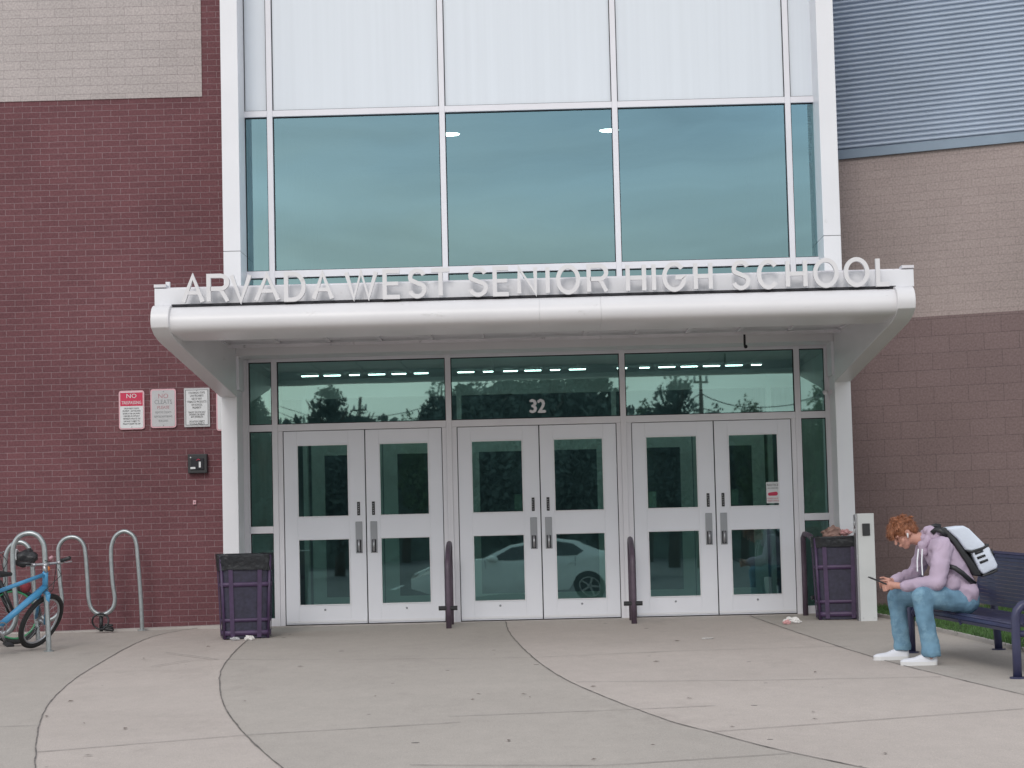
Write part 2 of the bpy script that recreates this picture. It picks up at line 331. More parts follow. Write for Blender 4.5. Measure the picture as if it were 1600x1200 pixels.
# lawn and kerb at the right
lw = gl((1330, 957), (1400, 969), (1461, 986), (1530, 1002), (1600, 1019), (1700, 1043)); far = [V((12, -4)), V((12, -1.8)), V((3.3, 1.5))]
lb = MB(); lb.add([(p.x, p.y, gz(p.y)+.02) for p in lw+far], [tuple(range(len(lw)+3))])
lawn_base = obj('soil', lb, M['grass']); tag(lawn_base, 'soil strip under the grass at the foot of the right wall', 'ground', kind='structure')
gm = MB()
def inpoly(x, y, P):
    c = False; j = len(P)-1
    for i in range(len(P)):
        if (P[i].y > y) != (P[j].y > y) and x < (P[j].x-P[i].x)*(y-P[i].y)/(P[j].y-P[i].y)+P[i].x: c = not c
        j = i
    return c
LP = lw+far; n = 0
while n < 14000:
    x = random.uniform(3.4, 6.5); y = random.uniform(-7.5, 1.0)
    if not inpoly(x, y, LP): continue
    n += 1; a = random.random()*6.28; h = random.uniform(.03, .07); w = .005; z = gz(y)+.018
    dx, dy = math.cos(a)*w, math.sin(a)*w; lx, ly = random.uniform(-.025, .025), random.uniform(-.025, .025)
    gm.add([(x-dx, y-dy, z), (x+dx, y+dy, z), (x+lx, y+ly, z+h)], [(0, 1, 2)])
tag(obj('grass', gm, M['grass'], fix=False), 'short green lawn grass between the bench and the right wall', 'grass', kind='stuff')
km = MB(); K = [(p, p+V((.02, .13))) for p in lw]
km.grid([[(a.x, a.y, gz(a.y)-.02), (a.x, a.y, gz(a.y)+.035), (b.x, b.y, gz(b.y)+.035), (b.x, b.y, gz(b.y)-.02)] for a, b in K])
tag(obj('kerb', km, M['kerb']), 'low pale concrete kerb edging the lawn strip', 'kerb', kind='structure')
# ================================================================= BUILDING
B = thing('school_building', 'brick school building with a tall white framed glass entrance, canopy and three pairs of doors', 'building')
# left wall
obj('brick_wall', MB().box(-14, -3.40, .2, .6, -.3, 9), M['brick'], B)
obj('light_brick_panel', MB().box(-14, -3.725, .188, .3, 6.035, 9.2), M['lbrick'], B)
fo = MB(); fo.prism([(-14, .0, -.1), (-14, .0, -.01), (-5.5, .0, -.002), (-3.42, .0, .03), (-3.42, .0, -.1)], (0, .2, 0)); obj('footing', fo, M['kerb'], B)
# right wing, running towards the camera at an angle
WA = R(-24); WO = V((3.30, 1.25, 0)); WM = Matrix.Translation(WO) @ Matrix.Rotation(WA, 4, 'Z')
wn = V((math.sin(-WA), math.cos(-WA), 0))
def onwall(px, py):
    d = ray(px, py); n = WM.to_3x3() @ V((0, 1, 0)); t = (WO-CAM).dot(n)/d.dot(n); return WM.inverted() @ (CAM+d*t)
zs = (onwall(1400, 240).z+onwall(1600, 222).z)/2; zt = (onwall(1400, 229).z+onwall(1600, 211).z)/2
zb = (onwall(1350, 497).z+onwall(1600, 489).z)/2
def wobj(name, mb_local, mat, parent, **k):      # parts whose material follows the wall's own axes
    me = mb_local.mesh(name); me.materials.append(mat); bm = bmesh.new(); bm.from_mesh(me); bmesh.ops.recalc_face_normals(bm, faces=bm.faces); bm.to_mesh(me); bm.free()
    o = bpy.data.objects.new(name, me); C.objects.link(o); o.parent = parent
    if parent is B: o.matrix_local = WM
    W[o] = WM; return o
rw = wobj('block_wall', MB().box(0, 12, 0, .4, -.4, zb), M['block'], B)
wobj('brown_brick_wall', MB().box(0, 12, .012, .4, zb, zs), M['rbrick'], B)
fl = MB().box(0, 12, -.03, .35, zs, zt-.002); fl.box(0, 12, -.018, .3, zt-.002, zt+.025); wobj('flashing', fl, M['flash'], B)
sg = MB(); rows = []; z = zt+.025; k = 0
while z < zt+5.5:
    for fr, dy in ((0, .012), (.3, .012), (.42, -.026), (.6, -.03), (.86, -.02)): rows.append([(0, .01+dy, z+fr*.0575), (12, .01+dy, z+fr*.0575)])
    z += .0575
sg.grid(rows); wobj('metal_siding', sg, M['siding'], B)
# curtain wall frame
X = [-2.925, -.975, .975, 2.925]
f = MB()
for i, x in enumerate(X): f.box(x-.031, x+.031, -.045, .1, 0, 9.2)
for x0, x1 in ((-3.40, -3.213), (3.235, 3.40)): f.box(x0, x1, -.03, .1, 0, 9.2)
spans = [(-3.213, X[0]-.031)]+[(X[i]+.031, X[i+1]-.031) for i in range(3)]+[(X[3]+.031, 3.235)]
for i, (a, b) in enumerate(spans):
    for z0, z1 in ((5.732, 5.802), (3.90, 3.978), (2.95, 3.04), (2.172, 2.247)): f.box(a, b, -.043, .098, z0, z1)
    if i in (0, 4):
        f.box(a, b, -.043, .098, 1.034, 1.112); f.box(a, b, -.043, .098, -.03, .09)
    else: f.box(a, b, -.02, .098, 8.1, 8.17)
obj('window_frame', f, M['frame'], B, bevel=.004)
g = MB()                                   # dark glazing gaskets just inside each opening
for a, b in spans:
    for z0, z1 in ((5.802, 8.1), (3.978, 5.732), (3.04, 3.9), (2.247, 2.95)):
        t = .009
        g.box(a, a+t, -.012, .03, z0, z1); g.box(b-t, b, -.012, .03, z0, z1); g.box(a+t, b-t, -.012, .03, z0, z0+t); g.box(a+t, b-t, -.012, .03, z1-t, z1)
for a, b in (spans[0], spans[4]):
    for z0, z1 in ((1.112, 2.172), (.09, 1.034)):
        t = .009; g.box(a, a+t, -.012, .03, z0, z1); g.box(b-t, b, -.012, .03, z0, z1); g.box(a+t, b-t, -.012, .03, z1-t, z1)
obj('gasket', g, M['darkgap'], B)
def pane(name, a, b, z0, z1, mat, parent=B, y=.012):
    t = random.uniform(-.0007, .0007); t2 = random.uniform(-.0006, .0006)
    mb = MB(); mb.add([(a, y+t, z0), (b, y-t, z0), (b, y-t+t2, z1), (a, y+t+t2, z1)], [(0, 1, 2, 3)])
    return obj(name, mb, mat, parent)
for i, (a, b) in enumerate(spans):
    obj('white_panel', MB().box(a+.009, b-.009, .0, .02, 5.811, 8.1), M['panel'], B)
    pane('window_pane', a, b, 3.98, 5.73, M['glass_up']); pane('window_pane', a, b, 3.04, 3.9, M['glass_up']); pane('window_pane', a, b, 2.249, 2.95, M['glass'])
    if i in (0, 4): pane('window_pane', a, b, 1.114, 2.17, M['glass']); pane('window_pane', a, b, .09, 1.032, M['glass'])
# columns: upper cladding and lower post
for s in (-1, 1):
    c = obj('column', MB().box(min(s*3.275, s*3.45), max(s*3.275, s*3.45), -.52, .12, -.06, 2.62), M['white'], B, bevel=.006)
    xi, xo = s*3.212, s*3.403
    u = MB().box(min(xi, xo), max(xi, xo), -.5, .19, 3.76, 4.148); u.box(min(xi, xo), max(xi, xo), -.5, .19, 4.153, 9.2); obj('upper_cladding', u, M['white'], c, bevel=.004)
    obj('panel_joint', MB().box(min(xi, xo)+.004, max(xi, xo)-.004, -.494, .18, 4.147, 4.154), M['darkgap'], c)
    obj('jamb', MB().box(min(s*3.275, s*3.23), max(s*3.275, s*3.23), -.06, .1, 0, 2.98), M['frame'], c)
    obj('column_core', MB().box(min(s*3.26, s*3.40), max(s*3.26, s*3.40), -.44, .12, 2.62, 3.76), M['white'], c)
# small camera on the right column, hook plate on the left one
sc = MB().box(3.222, 3.273, -.3, -.2, 2.42, 2.47); sc.cap((3.2, -.26, 2.44), .026, (3.2, -.33, 2.43), .026); obj('camera_housing', sc, M['deck'], B, smooth='auto')
# doors
def leaf(xa, xb, pa, pb, hinge, y0=-.012):
    d = MB(); yf, yb = y0, y0+.045; z0, z1 = .014, 2.166
    d.box(xa, pa, yf, yb, z0, z1); d.box(pb, xb, yf, yb, z0, z1)
    for a, b in ((z0, .219), (.961, 1.2), (2.014, z1)): d.box(pa, pb, yf, yb, a, b)
    D = obj('door', d, M['door'], B, bevel=.003)
    st = MB(); e = .012
    for a, b in ((.219, .961), (1.2, 2.014)):
        st.box(pa, pa+e, yf-.006, yf+.004, a, b); st.box(pb-e, pb, yf-.006, yf+.004, a, b); st.box(pa+e, pb-e, yf-.006, yf+.004, a, a+e); st.box(pa+e, pb-e, yf-.006, yf+.004, b-e, b)
    obj('glazing_bead', st, M['white'], D)
    pane('pane', pa+e, pb-e, .219+e, .961-e, M['glass'], D, yf+.018); pane('pane', pa+e, pb-e, 1.2+e, 2.014-e, M['glass'], D, yf+.018)
    hx = xb-.077 if hinge == 'L' else xa+.077
    pl = obj('handle_plate', MB().box(hx-.038, hx+.038, yf-.009, yf-.001, .79, 1.142), M['plate'], D, bevel=.004)
    h = MB().box(hx-.024, hx+.024, yf-.0105, yf-.0085, .8, .94); obj('handle_recess', h, M['darkgap'], D)
    h = MB(); h.tube([(hx, yf-.01, .935), (hx, yf-.042, .925), (hx, yf-.05, .88), (hx, yf-.042, .825), (hx, yf-.01, .815)], .013, 8); obj('handle', h, M['steel'], D, smooth=True)
    lk = MB().box(hx-.016, hx+.016, yf-.006, yf-.001, 1.212, 1.362); obj('lock_plate', lk, M['black'], D)
    lk = MB(); 
    for q in (1.235, 1.262, 1.287, 1.312, 1.337): lk.ball((hx+random.uniform(-.005, .005), yf-.006, q), (.007, .004, .006), n=8, m=6)
    obj('lock_button', lk, M['steel'], D, smooth=True)
    xm = (pa+pb)/2+.03*(-1 if hinge == 'L' else 1)*0; obj('bottom_bolt', MB().cap((xm, yf-.003, .172), .012, (xm, yf, .172), .012, 10), M['plate'], D, smooth=True)
    obj('bottom_sweep', MB().box(xa+.004, xb-.004, yf-.007, yf-.001, .03, .055), M['white'], D)
    return D
DR = []
for b in (-1, 0, 1):
    o = b*1.95
    DR.append(leaf(o-.882, o+.031-.016-.005+.012, o-.765+.028, o-.158, 'L')); DR.append(leaf(o+.034, o+.888, o+.182, o+.742, 'R'))
# fix: door gap sits a little left of the bay centre
df = MB()
for b in (-1, 0, 1):
    o = b*1.95; df.box(o-.944, o-.89, -.03, .06, 0, 2.172); df.box(o+.896, o+.944, -.03, .06, 0, 2.172)
    df.box(o-.89, o+.896, -.006, .05, -.04, .008)
obj('door_frame', df, M['frame'], B, bevel=.003)
dk = MB()
for b in (-1, 0, 1):
    o = b*1.95; dk.box(o-.89, o-.882, .0, .03, .008, 2.17); dk.box(o+.888, o+.896, .0, .03, .008, 2.17); dk.box(o-.882, o+.888, .0, .03, 2.166, 2.172); dk.box(o+.022, o+.034, .0, .03, .014, 2.166)
    dk.box(o-.888, o+.894, -.0302, -.02, -.03, .012)
obj('door_gap_seal', dk, M['darkgap'], B)
obj('threshold', MB().box(-3.2, 3.2, -.06, 0, -.06, .004), M['kerb'], B)
# number and stickers
M['strip'] = emis('lit_strip', (.95, 1, .97), 6)
M['sheet'] = pbr('taped_paper', (.22, .22, .2), .8)
nb = MB(); [text_mb(nb, '32', .21, Matrix.Translation((.02+dx_, -.002-.0025*i_, 2.312+dz_)) @ FRONT, .001, sx=.88) for i_, (dx_, dz_) in enumerate(((0, 0), (.009, 0), (-.009, 0), (0, .006), (0, -.006)))]; obj('door_number', nb, M['white'], B)
stk = obj('notice_sticker', MB().box(2.545, 2.695, -.012, -.008, 1.235, 1.47), M['swhite'], DR[5])
sm = MB(); text_mb(sm, 'NOTICE', .036, Matrix.Translation((2.62, -.0135, 1.425)) @ FRONT, .0005); text_mb(sm, 'ALL VISITORS', .02, Matrix.Translation((2.62, -.0135, 1.395)) @ FRONT, .0005); obj('sticker_text', sm, M['ink'], DR[5])
sm = MB(); sm.cap((2.58, -.0125, 1.335), .018, (2.65, -.0125, 1.34), .022, 10); sm.v = [(x, -.013+(y+.0125)*.04, z) for x, y, z in sm.v]
text_mb(sm, 'CHECK IN AT', .022, Matrix.Translation((2.62, -.0135, 1.28)) @ FRONT, .0005); text_mb(sm, 'MAIN OFFICE', .022, Matrix.Translation((2.62, -.0135, 1.253)) @ FRONT, .0005); obj('sticker_print', sm, M['red'], DR[5])
# papers taped inside the middle and right hand doors
for x, dd in ((-.215, 2), (1.27, 4), (2.185, 5)):
    obj('taped_sheet', MB().box(x-.05, x+.05, .018, .0195, 1.22, 1.4), M['sheet'], DR[dd])
# vestibule and lobby
iw = MB()
iw.box(-3.39, 3.39, 0.12, 3.1, -.05, -.01); obj('vestibule_floor', iw, M['int_floor'], B)
iw = MB().box(-3.4, 3.4, .12, 2.98, 2.96, 3.0); iw.box(-3.4, -3.3, .12, 3.0, 0, 2.955); iw.box(3.3, 3.4, .12, 3.0, 0, 2.955); obj('vestibule_wall', iw, M['int_wall'], B)
iw = MB()
for x in X: iw.box(x-.03, x+.03, 2.95, 3.08, 0, 2.96)
iw.box(-3.3, -3.22, 2.96, 3.07, 0, 2.955); iw.box(3.24, 3.3, 2.96, 3.07, 0, 2.955)
for i, (a, b) in enumerate(spans):
    iw.box(a, b, 2.96, 3.07, 2.17, 2.25); iw.box(a, b, 2.96, 3.07, 2.72, 2.96)
    if i in (0, 4): iw.box(a, b, 2.96, 3.07, 0, .1)
obj('inner_frame', iw, M['int_frame'], B)
for b in (-1, 0, 1):
    o = b*1.95
    for xa, xb, pa, pb in ((o-.9, o-.008, o-.737, o-.158), (o+.004, o+.9, o+.182, o+.742)):
        d = MB().box(xa, pa, 2.97, 3.02, 0, 2.16); d.box(pb, xb, 2.97, 3.02, 0, 2.16)
        for z0, z1 in ((0, .22), (2.0, 2.16)): d.box(pa, pb, 2.97, 3.02, z0, z1)
        D = obj('inner_door', d, M['int_frame'], B)
        obj('push_bar', MB().box(pa-.05, pb+.05, 2.93, 2.955, .95, 1.03), M['plate'], D)
iw = MB()
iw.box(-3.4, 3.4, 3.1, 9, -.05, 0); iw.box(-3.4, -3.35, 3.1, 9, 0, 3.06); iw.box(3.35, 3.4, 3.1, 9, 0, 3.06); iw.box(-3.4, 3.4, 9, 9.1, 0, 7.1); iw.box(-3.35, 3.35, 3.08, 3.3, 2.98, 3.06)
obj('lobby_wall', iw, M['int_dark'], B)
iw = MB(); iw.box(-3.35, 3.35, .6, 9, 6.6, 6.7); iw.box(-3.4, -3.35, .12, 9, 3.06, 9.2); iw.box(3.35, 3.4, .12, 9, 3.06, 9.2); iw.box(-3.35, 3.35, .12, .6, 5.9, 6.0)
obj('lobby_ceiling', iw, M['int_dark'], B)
# roof cap above the frame (out of view, keeps the tower solid)
obj('roof', MB().box(-3.5, 3.5, -.52, 9, 9.2, 9.4), M['white'], B)
# canopy
cy = -3.8
prof = []                                  # fascia nose: a long rounded lip, thicker below
for k in range(15):
    q = R(100 - k*14.0); prof.append((cy+.13 - .15*math.cos(q-R(90)) if False else cy+.17-.17*math.sin(math.pi*k/14)**.8, 3.195-.335*(1-math.cos(math.pi*k/14))/2))
f = MB(); P = [(-3.43, y, z) for y, z in prof]+[(-3.43, cy+.3, 2.885), (-3.43, cy+.3, 2.91), (-3.43, cy+.17, 2.885), (-3.43, cy+.17, 3.17)]
P = [(-3.43, cy+a_, z) for a_, z in ((.19, 3.2), (.12, 3.192), (.07, 3.17), (.03, 3.13), (.008, 3.09), (0, 3.05), (.004, 3.015), (.02, 2.982), (.05, 2.96), (.1, 2.945), (.3, 2.93), (.62, 2.915), (.64, 2.93), (.2, 2.965), (.19, 3.17))]

for xa_, xb_ in ((-3.43, .068), (.0695, .6485), (.65, 3.434)): f.prism([(xa_, y, z) for _, y, z in P], (xb_-xa_, 0, 0))
dk2 = MB().box(-3.42, 3.42, cy+.5, -.62, 3.09, 3.16)
CN = obj('entrance_canopy', dk2, M['deck'], B)
obj('fascia', f, M['fascia'], CN, smooth='auto')
for s in (-1, 1):
    a, b_ = s*3.43, s*3.6
    prof2 = [(cy-.02+.17-.19*math.sin(math.pi*k/12)**.8, 3.215-.30*(1-math.cos(math.pi*k/12))/2) for k in range(9)]
    pr = [(a, y, z) for y, z in prof2]+[(a, cy+.1, 2.93), (a, cy+.3, 2.885), (a, -.54, 2.535), (a, -.54, 3.2), (a, cy+.2, 3.2)]
    # the bracket leans inwards towards the column
    w1 = [V((b_ - a, 0, 0))]
    mb = MB(); n = len(pr); vs = []
    for (x, y, z) in pr:
        t = (y-cy)/(3.26); vs.append((s*(3.43-.155*t), y, z))
    for (x, y, z) in pr:
        t = (y-cy)/(3.26); vs.append((s*(3.6-.15*t), y, z))
    mb.add(vs, [tuple(range(n)), tuple(range(n, 2*n))]+[(i, (i+1) % n, (i+1) % n+n, i+n) for i in range(n)])
    obj('bracket', mb, M['fascia'], CN, smooth='auto', bevel=.006)
bm_ = MB().box(-3.27, 3.27, -.56, -.06, 2.985, 3.2); obj('back_beam', bm_, M['fascia'], CN)
rb = MB()
for k in range(13): x = -3.3+k*.55; rb.box(x-.02, x+.02, cy+.2, -.6, 3.068, 3.09)
rb.box(-3.4, 3.4, -1.0, -.96, 3.035, 3.065); obj('soffit_rib', rb, M['deck'], CN)
tr = MB()
for k in range(24):
    x = -3.25+k*.282
    if k % 6 != 5: tr.box(x-.105, x+.105, cy+.36, cy+.46, 2.94, 2.955)
obj('light_catch_tray', tr, M['white'], CN)  # added white trays, invented to catch sky light and mirror as bright dashes
obj('canopy_roof', MB().box(-3.43, 3.43, cy+.5, -.1, 3.165, 3.2), M['white'], CN)
bd = MB().box(-3.61, 3.64, -3.56, -3.42, 3.225, 3.388); obj('upstand', bd, M['white'], CN, bevel=.004)
bt = MB().box(-3.615, 3.645, -3.52, -3.46, 3.388, 3.402); bt.box(-3.615, -3.5, -3.56, -3.4, 3.402, 3.43); bt.box(3.53, 3.645, -3.56, -3.4, 3.402, 3.43); obj('upstand_cap', bt, M['deck'], CN)
obj('shadow_gap', MB().box(-3.43, 3.45, -3.66, -3.5, 3.2, 3.224), M['darkgap'], CN)
ps = MB()
for px, w in ((263, .04), (815, .03), (1085-820+820, .03)):
    p = at(px, 440, -3.3); obj('letter_post', MB().box(p.x-w/2, p.x+w/2, -3.34, -3.3, 3.3, 3.48), M['white'], CN)
hk = MB(); p = at(1163, 520, -1.2); hk.tube([(p.x, -1.2, 3.02), (p.x, -1.2, 2.9)], .012, 8); hk.ball((p.x+.01, -1.2, 2.89), .02); obj('hanging_hook', hk, M['darkgap'], CN)
# letters
SL = thing('sign_lettering', 'thin white raised capital letters standing along the front edge of the canopy', 'sign', (0, -3.7, 3.2))
def arc(cx, cy_, rx, ry, a0, a1, n=18): return [(cx+rx*math.cos(R(a0+(a1-a0)*k/n)), cy_+ry*math.sin(R(a0+(a1-a0)*k/n))) for k in range(n+1)]
G = {  # unit box strokes: x 0..1, y 0..1
 'A': [[(0, 0), (.5, 1), (1, 0)], [(.18, .36), (.82, .36)]], 'V': [[(0, 1), (.5, 0), (1, 1)]], 'W': [[(0, 1), (.25, 0), (.5, 1), (.75, 0), (1, 1)]],
 'R': [[(0, 0), (0, 1), (.55, 1)]+arc(.6, .745, .4, .255, 90, -90)+[(.09, .49)], [(.5, .49), (.68, .42), (1, 0)]],
 'D': [[(0, 0), (0, 1), (.35, 1)]+arc(.4, .5, .6, .5, 90, -90)+[(0, 0)]], 'E': [[(1, 1), (0, 1), (0, 0), (1, 0)], [(0, .52), (.9, .52)]],
 'S': [arc(.5, .74, .46, .26, 20, 200, 14)+[(.12, .62), (.5, .52), (.88, .42)]+arc(.5, .27, .48, .27, 20, -165, 16)],
 'T': [[(0, 1), (1, 1)], [(.5, 1), (.5, 0)]], 'N': [[(0, 0), (0, 1), (1, 0), (1, 1)]], 'I': [[(.5, 0), (.5, 1)]], 'O': [arc(.5, .5, .5, .5, 90, 450, 32)],
 'H': [[(0, 0), (0, 1)], [(1, 0), (1, 1)], [(0, .5), (1, .5)]], 'G': [arc(.5, .5, .5, .5, 40, 350, 28)+[(1, .47), (.55, .47)]], 'C': [arc(.5, .5, .5, .5, 40, 320, 26)], 'L': [[(0, 1), (0, 0), (1, 0)]]}
def stroke(mb, pts, w, y0, y1):
    P = [V(p) for p in pts]; closed = (P[0]-P[-1]).length < 1e-4
    if closed: P = P[:-1]
    n = len(P); A = []; Bq = []
    for i in range(n):
        d0 = (P[i]-P[i-1]) if (i or closed) else None; d1 = (P[(i+1) % n]-P[i]) if (i < n-1 or closed) else None
        if d0 is None: d0 = d1
        if d1 is None: d1 = d0
        d0 = d0.normalized(); d1 = d1.normalized(); t = (d0+d1); t = t.normalized() if t.length > 1e-3 else d0
        nn = V((-t.y, t.x)); c = max(nn.dot(V((-d1.y, d1.x))), .6); A.append(P[i]+nn*w/2/c); Bq.append(P[i]-nn*w/2/c)
    rows = [[(a.x, y0, a.y), (a.x, y1, a.y), (b.x, y1, b.y), (b.x, y0, b.y)] for a, b in zip(A, Bq)]
    if closed: rows.append(rows[0])
    mb.grid([r+[r[0]] for r in rows])
    if not closed: k = len(mb.v); mb.f += [(k-5, k-4, k-3, k-2)]; mb.mi += [0]; mb.add(rows[0], [(0, 1, 2, 3)])
LET = [('A', 283, 320), ('R', 323, 359), ('V', 359, 394), ('A', 397, 438), ('D', 444, 478), ('A', 487, 522), ('W', 538, 591), ('E', 598, 628), ('S', 637, 667), ('T', 671, 706), ('S', 731, 763), ('E', 770, 798), ('N', 808, 840), ('I', 852, 860), ('O', 869, 907), ('R', 917, 951), ('H', 978, 1010), ('I', 1017, 1027), ('G', 1035, 1073), ('H', 1084, 1114), ('S', 1143, 1173), ('C', 1183, 1219), ('H', 1228, 1262), ('O', 1271, 1311), ('O', 1319, 1359), ('L', 1369, 1393)]
for ch, a, b in LET:
    xa = at(a, 450, -3.7).x; xb = at(b, 450, -3.7).x; w = .04; z0, z1 = 3.215+w/2, 3.5-w/2
    mb = MB(); xa += w/2; xb -= w/2
    for si, st_ in enumerate(G[ch]): stroke(mb, [(xa+(xb-xa)*u, z0+(z1-z0)*v) for u, v in st_], w if si == 0 or ch in 'HTI' else w-.004, -3.72+.0025*si, -3.675-.0025*si)
    o = obj('letter', mb, M['fascia'], SL, smooth='auto'); 
# ---- wall signs
def signboard(px, py, x1, y1, label, face, border, rnd):
    a = at(px, py, .17); b = at(x1, y1, .17); w, h = .29, .44; cx = (a.x+b.x)/2; cz = (a.z+b.z)/2
    t = thing('wall_sign', label, 'sign', (cx, .2, cz-h/2), group=None)
    def rr(w, h, r, y):
        pts = []
        for sx, sz, a0 in ((1, 1, 0), (-1, 1, 90), (-1, -1, 180), (1, -1, 270)):
            for k in range(5): q = R(a0+k*22.5); pts.append((cx+sx*(w/2-r)+r*math.cos(q), y, cz+sz*(h/2-r)+r*math.sin(q)))
        return pts
    obj('board', MB().prism(rr(w, h, rnd, .176), (0, .008, 0)), border, t); obj('face', MB().prism(rr(w-.03, h-.03, max(rnd-.01, .004), .1735), (0, .003, 0)), face, t)
    bl = MB()
    for s in (-1, 1): bl.cap((cx, .172, cz+s*(h/2-.028)), .006, (cx, .176, cz+s*(h/2-.028)), .006, 8)
    obj('bolt', bl, M['steel'], t)
    return t, cx, cz, w, h
def lines(cx, ztop, L, size, dz, mat, t, name, y=.1725, sx=1):
    mb = MB()
    for i, s in enumerate(L): text_mb(mb, s, size, Matrix.Translation((cx, y, ztop-dz*i)) @ FRONT, .0008, sx=sx)
    obj(name, mb, mat, t)
t, cx, cz, w, h = signboard(186, 612, 225, 669, 'white metal wall sign with a red NO TRESPASSING header, leftmost of the row', M['swhite'], M['pinkish'], .03)
obj('header', MB().box(cx-.127, cx+.127, .1715, .1735, cz+.045, cz+.197), M['red'], t)
lines(cx, cz+.135, ['NO'], .07, .06, M['swhite'], t, 'header_text', .1705, 1.1); lines(cx, cz+.065, ['TRESPASSING'], .052, .06, M['swhite'], t, 'header_text', .1705, .72)
lines(cx, cz+.008, ['THIS IS PUBLIC SCHOOL', 'PROPERTY - ANYONE WHO', 'ENTERS IT FOR UNLAWFUL', 'PURPOSES OR WITHOUT', 'PERMISSION VIOLATES THE', 'LAW AND IS SUBJECT TO', 'PENALTY UNDER THE LAW'], .026, .029, M['ink'], t, 'small_print', sx=.62)
t, cx, cz, w, h = signboard(236, 609, 274, 667, 'faded grey metal NO CLEATS sign with rounded corners, second of the row', M['sgrey'], M['pinkish'], .03)
lines(cx, cz+.115, ['NO'], .075, .06, M['fadedred'], t, 'header_text'); lines(cx, cz+.05, ['CLEATS'], .07, .06, M['fadedink'], t, 'header_text', sx=.85)
lines(cx, cz-.003, ['PLEASE'], .045, .05, M['fadedred'], t, 'small_print'); lines(cx, cz-.055, ['REMOVE CLEATS', 'BEFORE ENTERING', 'BUILDING'], .032, .048, M['fadedink'], t, 'small_print', sx=.75)
t, cx, cz, w, h = signboard(288, 607, 327, 666, 'white square cornered tobacco law notice with a black border line, third of the row', M['swhite'], M['sgrey'], .005)
fr = MB(); 
for a, b, c, d in ((-.128, .128, .195, .2), (-.128, .128, -.2, -.195), (-.128, -.123, -.195, .195), (.123, .128, -.195, .195)): fr.box(cx+a, cx+b, .1722, .1735, cz+c, cz+d)
obj('border_line', fr, M['ink'], t)
lines(cx, cz+.155, ['COLORADO STATE', 'LAW PROHIBITS', 'USE OF ANY', 'TOBACCO PRODUCTS', 'ON SCHOOL', 'PROPERTY'], .034, .034, M['ink'], t, 'small_print', sx=.62)
lines(cx, cz-.065, ['THANK YOU FOR NOT', 'SMOKING OR USING', 'ANY SMOKELESS', '', 'VIOLATION SUBJECT', 'TO LOCAL PENALTY'], .03, .026, M['ink'], t, 'small_print', sx=.62)
t, cx, cz, w, h = signboard(338.5, 613, 377, 672, 'white metal sign with a pink border, mostly hidden behind the left white column', M['swhite'], M['pinkish'], .03)
obj('header', MB().box(cx-.127, cx+.127, .1715, .1735, cz+.08, cz+.197), M['swhite'], t)
a = at(309, 724.5, .15); t = thing('key_box', 'small square black metal key box on the brick wall below the signs', 'box', (a.x, .2, a.z-.11))
obj('box_body', MB().box(a.x-.108, a.x+.108, .12, .2, a.z-.108, a.z+.108), M['black'], t, bevel=.006)
obj('cover', MB().box(a.x-.07, a.x+.075, .105, .12, a.z-.07, a.z+.06), M['darkgap'], t, bevel=.008)
d = MB().box(a.x-.075, a.x-.02, .098, .106, a.z-.06, a.z-.038); d.box(a.x+.02, a.x+.042, .098, .106, a.z-.045, a.z+.02); d.cap((a.x-.075, .118, a.z+.07), .009, (a.x-.075, .119, a.z+.07), .009, 8); obj('tag', d, M['swhite'], t)
d = MB(); d.tube([(a.x-.005, .1, a.z+.035), (a.x+.015, .097, a.z+.05), (a.x+.035, .1, a.z+.04)], .004, 6); obj('seal', d, M['red'], t)
a = at(304, 785, .18); t = thing('wall_outlet', 'tiny pale plastic fitting on the brick below the black key box', 'fitting', (a.x, .2, a.z))
obj('plate', MB().box(a.x-.018, a.x+.018, .175, .2, a.z-.024, a.z+.024), M['pinkish'], t, bevel=.004); obj('stub', MB().cap((a.x, .165, a.z+.005), .008, (a.x, .18, a.z+.005), .008, 8), M['steel'], t)
for k in range(21):
    if k in (6, 13): continue
    x = -2.75+k*.272; t = thing('lamp_strip', 'short lit white lamp strip in the long row on the ceiling behind the transoms', 'light', (x, 2.05, 2.96), group='row of short lamp strips behind the transoms')
    hw_ = random.choice((.06, .085, .1, .1)); obj('lamp_housing', MB().box(x-hw_-.01, x+hw_+.01, 2.01, 2.09, 2.945, 2.959), M['white'], t); obj('lamp_cover', MB().box(x-hw_, x+hw_, 2.02, 2.08, 2.934, 2.944), M['strip'], t)
# ---- ceiling lights in the lobby
for px, py, lb in ((703, 211, 'round lit ceiling light seen through the upper glass, left one'), (952, 205, 'round lit ceiling light seen through the upper glass, right one')):
    a = at(px, py, 6.0); d = ray(px, py); tt = (6.58-CAM.z)/d.z; a = CAM+d*tt
    t = thing('ceiling_light', lb, 'light', (a.x, a.y, 6.58), group='lit ceiling lights in the lobby')
    mb = MB(); n = 24; mb.prism([(a.x+.135*math.cos(6.283*k/n), a.y+.135*math.sin(6.283*k/n), 6.588) for k in range(n)], (0, 0, .011)); obj('diffuser', mb, M['lamp'], t)
    mb = MB(); mb.tube([(a.x+.145*math.cos(6.283*k/n), a.y+.145*math.sin(6.283*k/n), 6.594) for k in range(n)], .007, 6, closed=True); obj('trim_ring', mb, M['plate'], t)
# ================================================================= STREET FURNITURE
def at_ground(px, py, Y): return at(px, py, Y)
